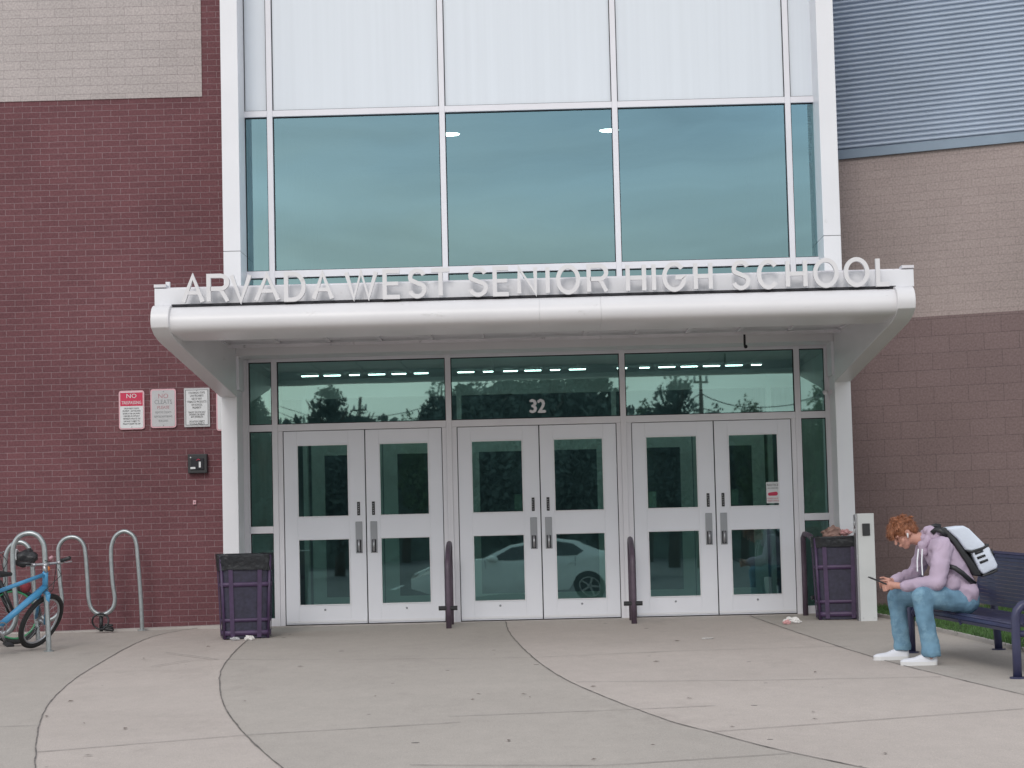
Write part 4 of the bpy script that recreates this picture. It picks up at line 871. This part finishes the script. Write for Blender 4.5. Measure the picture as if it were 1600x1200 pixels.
for k in range(3200):                         # loose strands over the locks
    p = rnd.choice(src); n0 = (p-cen).normalized(); fall = ((hi.to_3x3() @ (Hf*.5-Hu*.6))+V((rnd.uniform(-.7, .7), rnd.uniform(-.7, .7), rnd.uniform(-.5, .7)))+n0*.9).normalized(); L_ = rnd.uniform(.012, .032); sdv = fall.cross(n0).normalized()*.0009
    q0, q1, q2 = p-n0*.002, p+fall*L_*.6+n0*.002, p+fall*L_-n0*.003
    vv = [bm.verts.new(q) for q in (q0-sdv, q0+sdv, q1+sdv*.8, q1-sdv*.8, q2)]; bm.faces.new(vv[:4]); bm.faces.new((vv[3], vv[2], vv[4]))
bm.to_mesh(ho.data); bm.free()
# hoodie
hd_ = MB()
for dy, r_ in ((-.1, .13), (0, .145), (.1, .13)):
    hd_.chain([(mid+V((.0, dy, .03)), r_), (at(1489, 898, -6.15)+V((0, dy, 0)), r_-.005), (at(1470, 864, -6.15)+V((0, dy*.95, 0)), r_-.012)])
hd_.cap(at(1510, 927, -6.3), .105, at(1508, 925, -6.0), .105)
hd_.cap(shn+V((.0, .02, 0)), .088, shf, .082)
hd_.cap(at(1462, 850, -6.15), .11, at(1450, 843, -6.15), .088)
hd_.chain([(shn, .083), (shn*.45+eln*.55, .076), (eln, .07), (eln*.5+wrn*.5, .056), (wrn+V((.012, 0, 0)), .045)])
hd_.chain([(shf, .08), (shf*.45+elf*.55, .072), (elf, .066), (elf*.5+wrf*.5, .055), (wrf+V((.012, 0, 0)), .044)])
# pouch sag over the lap
hd_.cap(at(1486, 912, -6.33), .085, at(1482, 908, -5.98), .085)
fo_ = folds(6.5, .010, (1.3, .7, 1.3))
fuse(obj('hoodie', hd_, M['hoodie'], P0), .009, 4, fo_)
for wv, e_ in ((wrn, eln), (wrf, elf)):
    dvec = (wv-e_).normalized(); obj('cuff', MB().tube([wv-dvec*.03, wv-dvec*.005, wv+dvec*.012], [.041, .04, .037], 16), M['hoodie'], P0, smooth=True)
# hood lying on the shoulders behind the neck
hh = MB(); nrm_ = (H(0, -.03, -.06)-at(1462, 850, -6.15)).normalized()
rp = []
for k in range(25):
    q = 6.283*k/24; c0 = at(1446.5, 842, -6.15); sx = V((0, 1, 0)); sy = nrm_.cross(sx).normalized(); rp.append(c0+sx*.098*math.cos(q)+sy*.088*math.sin(q)+nrm_*(.012*math.sin(q)))
hh.tube(rp[:-1], .031, 10, closed=True)
hh.cap(at(1456, 833, -6.24), .05, at(1456, 833, -6.06), .05); hh.cap(at(1463, 838, -6.25), .055, at(1463, 838, -6.05), .055); hh.cap(at(1449, 829, -6.2), .036, at(1449, 829, -6.1), .036)
hh.cap(at(1440, 851, -6.22), .034, at(1444, 862, -6.2), .04)
fuse(obj('hood', hh, M['hoodie'], P0), .007, 3, folds(11, .004))
ds = MB()
for x0, y0, x1, y1, dy in ((1435, 858, 1433.5, 893, -.27), (1441, 858, 1441.5, 899, -.29)): 
    a_, b_ = at(x0, y0, -6.15+dy+.08), at(x1, y1, -6.15+dy+.0); ds.tube([a_, (a_+b_)/2+V((-.006, -.004, 0)), b_], .0055, 6)
obj('drawstring', ds, M['white_cloth'], P0)
obj('earbud', MB().cap(H(-.084, .0, -.008), .009, H(-.082, .014, -.032), .005, 8), M['rubber'], P0, smooth=True)
# jeans
jn = MB()
jn.cap(at(1508, 938, -6.27), .118, at(1506, 935, -6.02), .118)
jn.chain([(hipn+V((0, 0, -.008)), .108), (hipn*.5+kn*.5, .098), (kn+V((.01, 0, -.004)), .083)]); jn.chain([(kn+V((.006, 0, -.006)), .082), (kn*.5+an*.5, .073), (an+V((.002, 0, .0)), .074), (an+V((.002, 0, -.04)), .08)])
jn.chain([(hipf, .1), (hipf*.5+kf*.5, .092), (kf+V((.01, 0, -.004)), .08)]); jn.chain([(kf+V((.006, 0, -.006)), .079), (kf*.5+af*.5, .07), (af, .068), (af+V((.002, 0, -.04)), .074)])
bmj = fuse(obj('jeans', jn, M['jeans'], P0), .0085, 3, folds(6, .006, (1, .8, 1.2)))
bm = bmesh.new(); bm.from_mesh(bmj.data)      # cut clean hems
inv = W[P0].inverted()
for c in (an, af):
    lc = inv @ (c+V((0, 0, -.072)))
    for v in bm.verts:
        if v.co.z < lc.z and (V((v.co.x, v.co.y))-V((lc.x, lc.y))).length < .2: v.co.z = lc.z+.004*math.sin(v.co.x*60)
bm.to_mesh(bmj.data); bm.free()
# shoes
def shoe(heel, toe, lab=None):
    h = V((heel.x, heel.y, gz(heel.y))); d = V((toe.x-heel.x, toe.y-heel.y, 0)); Lg = .295; d.normalize(); sd = V((-d.y, d.x, 0))
    def sec(t):      # half width, height at distance t (0 heel .. 1 toe)
        w = .036+.016*math.sin(min(t*1.15, 1)*math.pi*.55) if t < .85 else .05*math.sqrt(max(1-((t-.72)/.285)**2, 0.02))
        if t < .06: w *= math.sqrt((t+.006)/.066)
        hh_ = .112-.01*t if t < .26 else (.109-(t-.26)*.125 if t < .62 else .064-.012*(t-.62)/.3)
        if t > .9: hh_ *= 1-(t-.9)*2.2
        return w, max(hh_, .03)
    up_, so_ = MB(), MB(); rows = []; rs = []
    for i in range(29):
        t = i/28; w, hh_ = sec(t); c = h+d*(t*Lg-.0); row = []; r2_ = []
        for k in range(14):
            q = math.pi*k/13; row.append(c+sd*(w*math.cos(q)*(1 if math.sin(q) < .5 else .92))+V((0, 0, .024+(hh_-.024)*max(math.sin(q), 0)**.6)))
        rows.append(row); ww = w+.005
        r2_ = [c+sd*ww+V((0, 0, .0)), c+sd*ww+V((0, 0, .031)), c+sd*(ww-.012)+V((0, 0, .030)), c-sd*(ww-.012)+V((0, 0, .030)), c-sd*ww+V((0, 0, .031)), c-sd*ww+V((0, 0, .0))]; rs.append(r2_+[r2_[0]])
    up_.grid(rows); up_.f += [tuple(range(14)), tuple(range(28*14, 29*14))]; up_.mi += [0, 0]
    so_.grid(rs); so_.f += [tuple(range(6)), tuple(range(28*7, 28*7+6))]; so_.mi += [0, 0]
    o = obj('shoe', up_, M['shoe'], P0, smooth=True); obj('sole', so_, M['rubber'], o, smooth='auto')
    lc = MB()
    for k in range(4):
        t = .3+.075*k; w, hh_ = sec(t); c = h+d*(t*Lg)+V((0, 0, hh_+.001)); lc.tube([c-sd*.022-V((0, 0, .006)), c+V((0, 0, .002)), c+sd*.022-V((0, 0, .006))], .003, 6)
    obj('lace', lc, M['sgrey'], o)
hn = an+V((.052, .0, 0)); shoe(hn, hn+V((-.285, .05, 0))); hf = af+V((.055, 0, 0)); shoe(hf, hf+V((-.29, .0, 0)))
# phone
ph = thing('mobile_phone', 'black mobile phone held in both hands of the seated boy', 'phone', tuple(pc))
ax = pd; ay = V((0, 1, 0)); az_ = ax.cross(ay).normalized()
PMx = Matrix((ax, ay, az_)).transposed().to_4x4(); PMx.translation = pc+V((0, 0, .004))
obj('phone_case', MB().box(-.078, .078, -.037, .037, -.0055, .0055, PMx), M['black'], ph, bevel=.004); obj('screen', MB().box(-.072, .072, -.033, .033, -.0066, -.0056, PMx) if az_.z < 0 else MB().box(-.072, .072, -.033, .033, .0056, .0066, PMx), pbr('phone_screen', (.03, .035, .05), .1), ph)
# backpack
bpk = thing('backpack', 'white backpack with three dark bars on its side, worn by the seated boy', 'backpack', tuple(at(1515, 870, -6.15)))
def slab(name, pts, y0, y1, mat, bev, par=bpk): 
    P = [at(px, py, -6.2) for px, py in pts]; P = [V((p.x, y0, p.z)) for p in P]; o = obj(name, MB().prism(P, (0, y1-y0, 0)), mat, par, bevel=bev, seg=4); 
    for q in o.data.polygons: q.use_smooth = True
    return o
slab('back_panel', [(1466, 824), (1473, 824), (1490, 841), (1505, 862), (1527, 893), (1529, 900), (1517, 899), (1500, 872), (1483, 847), (1467, 831)], -6.33, -5.99, M['black'], .012)
main = slab('main_pocket', [(1473, 826), (1480, 824), (1500, 821.5), (1509, 826), (1524, 841), (1535, 852), (1530, 858), (1512, 861), (1504, 860), (1490, 841)], -6.35, -5.97, M['pack'], .022)
slab('front_pocket', [(1511, 860), (1530, 855), (1539, 853), (1553, 882), (1552, 888), (1544, 891), (1531, 897.5), (1524, 889)], -6.355, -5.965, M['pack'], .018)
slab('flap_edge', [(1504, 859), (1512, 860), (1530, 854), (1538, 849), (1540, 852), (1531, 858), (1513, 864), (1505, 862)], -6.36, -5.96, M['black'], .004)
slab('base_panel', [(1529, 898), (1545, 892), (1553, 888), (1553, 892), (1545, 896), (1530, 901)], -6.35, -5.97, M['black'], .006)
for q in ((1518, 863.5), (1521.5, 870.5), (1525.5, 877.5)):
    slab('logo_bar', [(q[0]-1.5, q[1]-.5), (q[0]+11, q[1]-5), (q[0]+12.5, q[1]-2), (q[0]+0, q[1]+3)], -6.362, -6.352, M['black'], 0)
slab('logo_bar', [(1541, 858), (1543, 857), (1548, 867), (1546, 868)], -6.362, -6.352, M['black'], 0)
st_ = MB(); pts = [(1466, 826, -6.3), (1459, 829, -6.31), (1453, 838, -6.33)]
st_.grid([[at(*p)+V((0, -.018, .012)), at(*p)+V((0, .018, .02))] for p in pts])
lp_ = [(1480, 884, -6.41), (1492, 887.5, -6.425), (1503, 895, -6.425), (1515, 906, -6.40), (1524, 913, -6.32)]
def ribbon(name, pts, w, off=.0): 
    mb = MB(); P = [at(*p) for p in pts]; rows = []
    for i, p in enumerate(P):
        t = (P[min(i+1, len(P)-1)]-P[max(i-1, 0)]).normalized(); n = t.cross(V((0, -1, 0))).normalized(); rows.append([p-n*w/2, p+n*w/2])
    mb.grid(rows); o = obj(name, mb, M['black'], bpk, smooth=True); s = o.modifiers.new('s', 'SOLIDIFY'); s.thickness = .008; s.offset = 0; return o
ribbon('waist_strap', lp_, .04); ribbon('shoulder_strap', [(1478, 838, -6.33), (1470, 829, -6.34), (1462, 827.5, -6.31), (1456, 833, -6.3)], .04)
ribbon('shoulder_strap', [(1470, 823, -6.02), (1462, 821.5, -6.02), (1455, 824, -6.05)], .04)
# ================================================================= BEHIND THE CAMERA (seen in the glass)
M['bark'] = pbr('bark', (.09, .065, .05), .9, bump=.6, bs=20); M['leaf_d'] = pbr('dark_foliage', (.1, .13, .115), .8, var=.4, vs=1.5); M['leaf_m'] = pbr('mid_foliage', (.1, .15, .07), .8, var=.4, vs=1.5)
def tree(label, x, y, h, rad, kind, mat, n=2600, seed=0, trunk=.3):
    n = int(n*2.6)
    rn = random.Random(seed); z0 = -.7; t = thing('tree', label, 'tree', (x, y, z0), group='trees across the car park')
    tr = MB(); tr.tube([(x, y, z0), (x+.1, y, z0+h*.35), (x, y+.1, z0+h*.8)], [trunk*h*.09, trunk*h*.065, .04], 8)
    for k in range(9):
        a = rn.random()*6.28; zz = z0+h*rn.uniform(.3, .7); l = rad*rn.uniform(.5, .9); tr.tube([(x, y, zz), (x+math.cos(a)*l*.5, y+math.sin(a)*l*.5, zz+h*.08), (x+math.cos(a)*l, y+math.sin(a)*l, zz+h*.17)], [.09, .06, .02], 6)
    obj('trunk', tr, M['bark'], t, smooth=True); cl = []
    for k in range(60):
        if kind == 'cone': f = rn.random()**.8; cl.append((V((x, y, z0+h*(.14+.84*f)))+V((rn.uniform(-1, 1), rn.uniform(-1, 1), 0))*rad*(1-f)*.8, rad*(1-f)*.42+.22))
        elif kind == 'col': f = rn.random(); cl.append((V((x, y, z0+h*(.1+.85*f)))+V((rn.uniform(-1, 1), rn.uniform(-1, 1), 0))*rad*.5*math.sin(.4+2.5*f), rad*.4))
        else:
            q = V((rn.gauss(0, 1), rn.gauss(0, 1), rn.gauss(0, 1))).normalized()*rn.random()**.35; cl.append((V((x, y, z0+h*.52))+V((q.x*rad*.75, q.y*rad*.75, q.z*h*.36)), rad*rn.uniform(.16, .28)))
    mb = MB(); s0 = rad*.022+.06
    for k in range(n):
        c, r_ = cl[rn.randrange(len(cl))]
        if kind == 'round' and k % 5 < 2: c, r_ = V((x, y, z0+h*.5)), 1
        q = V((rn.gauss(0, 1), rn.gauss(0, 1), rn.gauss(0, 1))).normalized()*r_*rn.random()**.5; p = c+q
        
        if kind == 'round' and k % 5 < 2: p = V((c.x+q.x*rad*.82, c.y+q.y*rad*.82, c.z+q.z*h*.4))
        u = V((rn.gauss(0, 1), rn.gauss(0, 1), rn.gauss(0, 1))).normalized(); v = u.cross(V((rn.gauss(0, 1), rn.gauss(0, 1), rn.gauss(0, 1)))).normalized(); s = s0*rn.uniform(.6, 1.5)
        mb.add([p-u*s, p-v*s*.6, p+u*s, p+v*s*.6], [(0, 1, 2, 3)])
    obj('crown', mb, mat, t, fix=False)
def rx(px, Y): return (px-845)/F*(23.6+abs(Y))     # mirrored line of sight at true depth
HZ = 832
def top(py, Y): return (HZ-py)/F*(23.6+abs(Y))+.99+.7
def T(px, pyt, Y, wpx, kind, mat, label, seed, n=2600): tree(label, rx(px, Y), Y, top(pyt, Y)*1.14, 1.15*wpx/F*(23.6+abs(Y))/2, kind, mat, n, seed)
T(520, 607, -70, 100, 'round', M['leaf_d'], 'dark tree with a rounded crown, leftmost large one reflected in the left transom', 1, 3400)
T(568, 632, -88, 50, 'round', M['leaf_d'], 'small dark tree just right of the leftmost large reflected tree', 2)
T(690, 600, -66, 78, 'round', M['leaf_d'], 'dark ragged tree reflected beside the left mullion of the middle transom', 3, 3000)
T(640, 640, -95, 60, 'round', M['leaf_m'], 'low green shrubby tree reflected near the right end of the left transom', 4)
for i, (px, py, w_) in enumerate(((742, 600, 150), (800, 594, 170), (862, 592, 170), (925, 598, 150))): T(px, py, -52-i*2, w_, 'round', M['leaf_d'], ('dense dark tree behind the 32, first from the left in its row', 'dense dark tree behind the 32, second from the left in its row', 'dense dark tree behind the 32, third from the left in its row', 'dense dark tree behind the 32, last in its row')[i], 20+i, 8000)
T(1058, 596, -72, 100, 'round', M['leaf_d'], 'tallest dark tree reflected in the right transom', 15, 4200)
T(1015, 632, -85, 60, 'round', M['leaf_m'], 'short round tree left of the tallest tree reflected in the right transom', 6)
T(1170, 634, -90, 70, 'round', M['leaf_m'], 'low round tree reflected right of the utility pole', 7)
T(1120, 640, -92, 60, 'round', M['leaf_d'], 'low dark tree at the foot of the reflected utility pole', 8)
T(400, 560, -60, 90, 'cone', M['leaf_d'], 'dark pointed tree reflected in the left side light', 9)
T(1285, 625, -80, 60, 'round', M['leaf_m'], 'small tree reflected in the right side light', 10)
hd = MB(); rn = random.Random(5)
nx_ = 160; core = []
for i in range(nx_+1):
    x = -80+i; hh = 8.2+.9*noise.noise((x*.12, 0, 0))+.5*noise.noise((x*.6, 3, 0)); core.append([(x, -101+.8*noise.noise((x*.5, q, 9)), -.75+hh*q) for q in (0, .25, .5, .75, .93)]+[(x, -102.5, -.75+hh*.95), (x, -104, -.75)])
hd.grid(core)
for k in range(16000):
    x = rn.uniform(-75, 75); hgt = 8.2+.9*noise.noise((x*.12, 0, 0))+.5*noise.noise((x*.6, 3, 0)); z = -.7+hgt*rn.random()**.25+.1; y = -100+rn.uniform(-1.5, 1.5)+2*noise.noise((x*.3, 0, 1))
    u = V((rn.gauss(0, 1), rn.gauss(0, 1), rn.gauss(0, 1))).normalized(); v = u.cross(V((rn.gauss(0, 1), rn.gauss(0, 1), rn.gauss(0, 1)))).normalized(); p = V((x, y, z)); s = rn.uniform(.15, .4)
    hd.add([p-u*s, p-v*s*.6, p+u*s, p+v*s*.6], [(0, 1, 2, 3)])
tag(obj('far_wood', hd, M['leaf_d'], fix=False), 'dark belt of far-off trees and bushes closing the car park', 'wood', kind='stuff')
# utility poles and wires
def pole(px, pyt, Y, label):
    x = rx(px, Y); h = top(pyt, Y); t = thing('utility_pole', label, 'pole', (x, Y, -.7), group=None)
    obj('pole_shaft', MB().tube([(x, Y, -.7), (x, Y, h-.7)], [.12, .08], 10), M['bark'], t, smooth=True); obj('crossarm', MB().box(x-.4, x+.4, Y-.05, Y+.05, h-1.4, h-1.3), M['bark'], t)
    for k in (-.33, 0, .33): obj('insulator', MB().cap((x+k, Y, h-1.24), .07, (x+k, Y, h-1.1), .06, 8), M['sgrey'], t, smooth=True)
    return V((x, Y, h-1.8))
p1 = pole(1098, 585, -68, 'wooden utility pole reflected in the right transom'); p2 = pole(566, 618, -95, 'distant wooden utility pole reflected in the left transom')
for i, (a, b) in enumerate(((p1, V((rx(1300, -68), -68, p1.z-.2))), (p1, V((rx(900, -68), -68, p1.z-.2))), (p2, V((rx(800, -70), -70, p2.z+.6))), (V((rx(430, -95), -95, p2.z+1)), p2))):
    for k in (0, .5):
        P = [a.lerp(b, q/14)+V((0, 0, -k-.5*math.sin(math.pi*q/14))) for q in range(15)]; o = obj('overhead_wire', MB().tube(P, .022, 5), M['black']); tag(o, 'thin dark overhead wire sagging away from a utility pole', 'wire', 'overhead wires reflected in the transoms')
# parked car
M['carw'] = pbr('white_car_paint', (.78, .8, .8), .2, var=.01, spec=.6); M['carg'] = pbr('car_glass', (.02, .025, .03), .06, spec=.8); M['chrome'] = pbr('chrome', (.6, .6, .62), .15, metal=1)
CY = -25.3; cx0 = rx(650, CY); gzc = -.69+.03
t = thing('parked_car', 'white parked saloon car reflected in the lower panes of the middle doors', 'car', (cx0+2.4, CY, gzc))
prof = [(0, .35), (.0, .62), (.06, .72), (.5, .86), (1.15, .97), (1.55, 1.02), (2.15, 1.36), (2.6, 1.45), (3.1, 1.44), (3.6, 1.33), (4.15, 1.09), (4.65, 1.04), (4.83, .92), (4.86, .6), (4.84, .35), (4.3, .24), (.4, .24)]
belt = 1.0
def halfw(x, z):
    w = .9-.10*(abs(x-2.4)/2.4)**4*1.6
    if z > belt: w -= (z-belt)*.62
    if z < .45: w -= (.45-z)*.25
    return w
mb = MB(); rows = []
def zt_at(x):
    P = prof[:14]
    for (a, b), (c, d) in zip(P[1:], P[2:]):
        if a <= x <= c: return b+(d-b)*(x-a)/max(c-a, 1e-6)
    return .6
xs = [4.86*k/60 for k in range(61)]
for x in xs:
    ztp = zt_at(x); zb_ = .24+.12*max(0, 1-x/.4)+.12*max(0, (x-4.4)/.46)
    for wx in (.95, 3.85):
        if abs(x-wx) < .37: zb_ = max(zb_, .31+math.sqrt(.37**2-(x-wx)**2)-.0)
    row = []
    for k in range(9): z = zb_+(ztp-zb_)*k/8*.999; row.append((cx0+x, CY+halfw(x, z), gzc+z))
    row.append((cx0+x, CY+halfw(x, ztp)*.8, gzc+ztp+.012)); row.append((cx0+x, CY, gzc+ztp+.02))
    rows.append(row+[(p[0], 2*CY-p[1], p[2]) for p in reversed(row[:-1])])
mb.grid(rows); n_ = len(rows[0]); mb.f += [tuple(range(n_)), tuple(range(60*n_, 61*n_))]; mb.mi += [0, 0]
obj('car_body', mb, M['carw'], t, smooth='auto')
for s in (-1, 1):
    for poly in ([(1.72, 1.03), (2.2, 1.32), (2.62, 1.39), (2.62, 1.03)], [(2.68, 1.03), (2.68, 1.39), (3.1, 1.385), (3.5, 1.29), (3.75, 1.12), (3.6, 1.03)]):
        mb = MB(); mb.add([(cx0+x, CY+s*(halfw(x, z)+.008), gzc+z) for x, z in poly], [tuple(range(len(poly)))]); obj('side_window', mb, M['carg'], t)
    for wx in (.95, 3.85):
        w_ = MB(); w_.tube([(cx0+wx, CY+s*.68, gzc+.33), (cx0+wx, CY+s*.86, gzc+.33)], .33, 32); wo = obj('wheel', w_, M['tyre'], t, smooth='auto')
        w_ = MB()
        for k in range(5): a = 6.283*k/5; w_.tube([(cx0+wx, CY+s*.87, gzc+.33), (cx0+wx+.2*math.cos(a), CY+s*.87, gzc+.33+.2*math.sin(a))], .03, 6)
        w_.tube([(cx0+wx+.21*math.cos(6.283*k/24), CY+s*.865, gzc+.33+.21*math.sin(6.283*k/24)) for k in range(24)], .02, 6, closed=True); obj('rim', w_, M['chrome'], wo)
    m2 = MB(); m2.cap((cx0+1.72, CY+s*.95, gzc+1.04), .07, (cx0+1.82, CY+s*1.02, gzc+1.05), .075, 10); obj('mirror', m2, M['carw'], t, smooth=True)
    m2 = MB(); m2.add([(cx0+x, CY+s*(halfw(x, z)+.006), gzc+z) for x, z in ((.03, .62), (.05, .7), (.5, .82), (.42, .7))], [(0, 1, 2, 3)]); obj('headlight', m2, M['chrome'], t)
    for x in (1.6, 2.65, 3.55):
        m2 = MB(); m2.add([(cx0+x+q, CY+s*(halfw(x, z)+.004), gzc+z) for q, z in ((0, .4), (.012, .4), (.012, 1.0), (0, 1.0))], [(0, 1, 2, 3)]); obj('door_seam', m2, M['darkgap'], t)
    for x in (2.45, 3.4): obj('door_handle', MB().box(cx0+x, cx0+x+.16, *sorted((CY+s*.905, CY+s*.93)), gzc+.86, gzc+.885), M['carw'], t)
for (a, b), (c, d) in (((1.58, 1.035), (2.12, 1.345)), ((3.68, 1.305), (4.1, 1.11))):
    mb = MB(); nx, nz = (-(d-b), (c-a)); l = math.hypot(nx, nz); o_ = .034
    mb.add([(cx0+x+nx/l*o_, CY+y, gzc+z+nz/l*o_) for x, z, y in ((a, b, -.68), (a, b, .68), (c, d, .55), (c, d, -.55))], [(0, 1, 2, 3)]); obj('windscreen', mb, M['carg'], t)
# ================================================================= SKY AND LIGHT
w = bpy.data.worlds.new("World"); bpy.context.scene.world = w; w.use_nodes = True; nt = w.node_tree; nt.nodes.clear()
N = nt.nodes.new; L = nt.links.new
out = N('ShaderNodeOutputWorld'); bg = N('ShaderNodeBackground'); L(bg.outputs[0], out.inputs[0]); bg.inputs[1].default_value = .1
sky = N('ShaderNodeTexSky'); sky.sky_type = 'NISHITA'; sky.sun_disc = False; sky.sun_elevation = R(34); sky.sun_rotation = R(190); sky.air_density = 1.2; sky.dust_density = 2.0
tc = N('ShaderNodeTexCoord'); mp = N('ShaderNodeMapping'); mp.inputs['Scale'].default_value = (1, 1, 3.2); L(tc.outputs['Generated'], mp.inputs[0])
no = N('ShaderNodeTexNoise'); no.inputs['Scale'].default_value = 2.6; no.inputs['Detail'].default_value = 7; no.inputs['Roughness'].default_value = .55; no.inputs['Distortion'].default_value = .4; L(mp.outputs[0], no.inputs[0])
mr = N('ShaderNodeMapRange'); mr.inputs['From Min'].default_value = .36; mr.inputs['From Max'].default_value = .66; mr.inputs['To Min'].default_value = .62; mr.inputs['To Max'].default_value = 1.0; L(no.outputs[0], mr.inputs[0])
cl = N('ShaderNodeMix'); cl.data_type = 'RGBA'; cl.inputs[0].default_value = .8; L(mr.outputs[0], cl.inputs[0]); L(sky.outputs[0], cl.inputs[6]); 
sx_ = N('ShaderNodeSeparateXYZ'); L(tc.outputs['Generated'], sx_.inputs[0]); rp_ = N('ShaderNodeValToRGB'); L(sx_.outputs[2], rp_.inputs[0])
e_ = rp_.color_ramp.elements; e_[0].position = .0; e_[0].color = (1.35, 1.33, 1.26, 1); e_[1].position = 1; e_[1].color = (.8, .82, .86, 1)
for p_, c_ in ((.11, (1.3, 1.3, 1.22, 1)), (.15, (1.12, 1.2, 1.22, 1)), (.2, (.96, 1.1, 1.24, 1)), (.3, (1.2, 1.25, 1.3, 1)), (.5, (.95, .98, 1.03, 1))): q_ = rp_.color_ramp.elements.new(p_); q_.color = c_
n2_ = N('ShaderNodeTexNoise'); n2_.inputs['Scale'].default_value = 4.5; n2_.inputs['Distortion'].default_value = .6; n2_.inputs['Detail'].default_value = 6; m2_ = N('ShaderNodeMapping'); m2_.inputs['Scale'].default_value = (1, 1, 5); L(tc.outputs['Generated'], m2_.inputs[0]); L(m2_.outputs[0], n2_.inputs[0])
r2b = N('ShaderNodeMapRange'); r2b.inputs['From Min'].default_value = .3; r2b.inputs['From Max'].default_value = .7; r2b.inputs['To Min'].default_value = 7.8; r2b.inputs['To Max'].default_value = 12.0; L(n2_.outputs[0], r2b.inputs[0])
vs_ = N('ShaderNodeVectorMath'); vs_.operation = 'SCALE'; L(rp_.outputs[0], vs_.inputs[0]); L(r2b.outputs[0], vs_.inputs['Scale']); L(vs_.outputs[0], cl.inputs[7])

L(cl.outputs[2], bg.inputs[0])
sl = bpy.data.lights.new('sun', 'SUN'); sl.energy = .9; sl.angle = R(18); sl.color = (1, .96, .92); so = bpy.data.objects.new('sun', sl); bpy.context.scene.collection.objects.link(so)
el, az = R(34), R(190)                     # direction towards the sun
d = V((math.sin(az)*math.cos(el), math.cos(az)*math.cos(el), math.sin(el))); so.rotation_euler = d.to_track_quat('Z', 'Y').to_euler()
sc = bpy.context.scene; sc.render.engine = 'CYCLES'; sc.view_settings.view_transform = 'Standard'; sc.view_settings.look = 'None'; sc.view_settings.exposure = .2; sc.view_settings.gamma = 1
sc.cycles.max_bounces = 10; sc.cycles.transparent_max_bounces = 16; sc.render.resolution_x = 1024; sc.render.resolution_y = 768
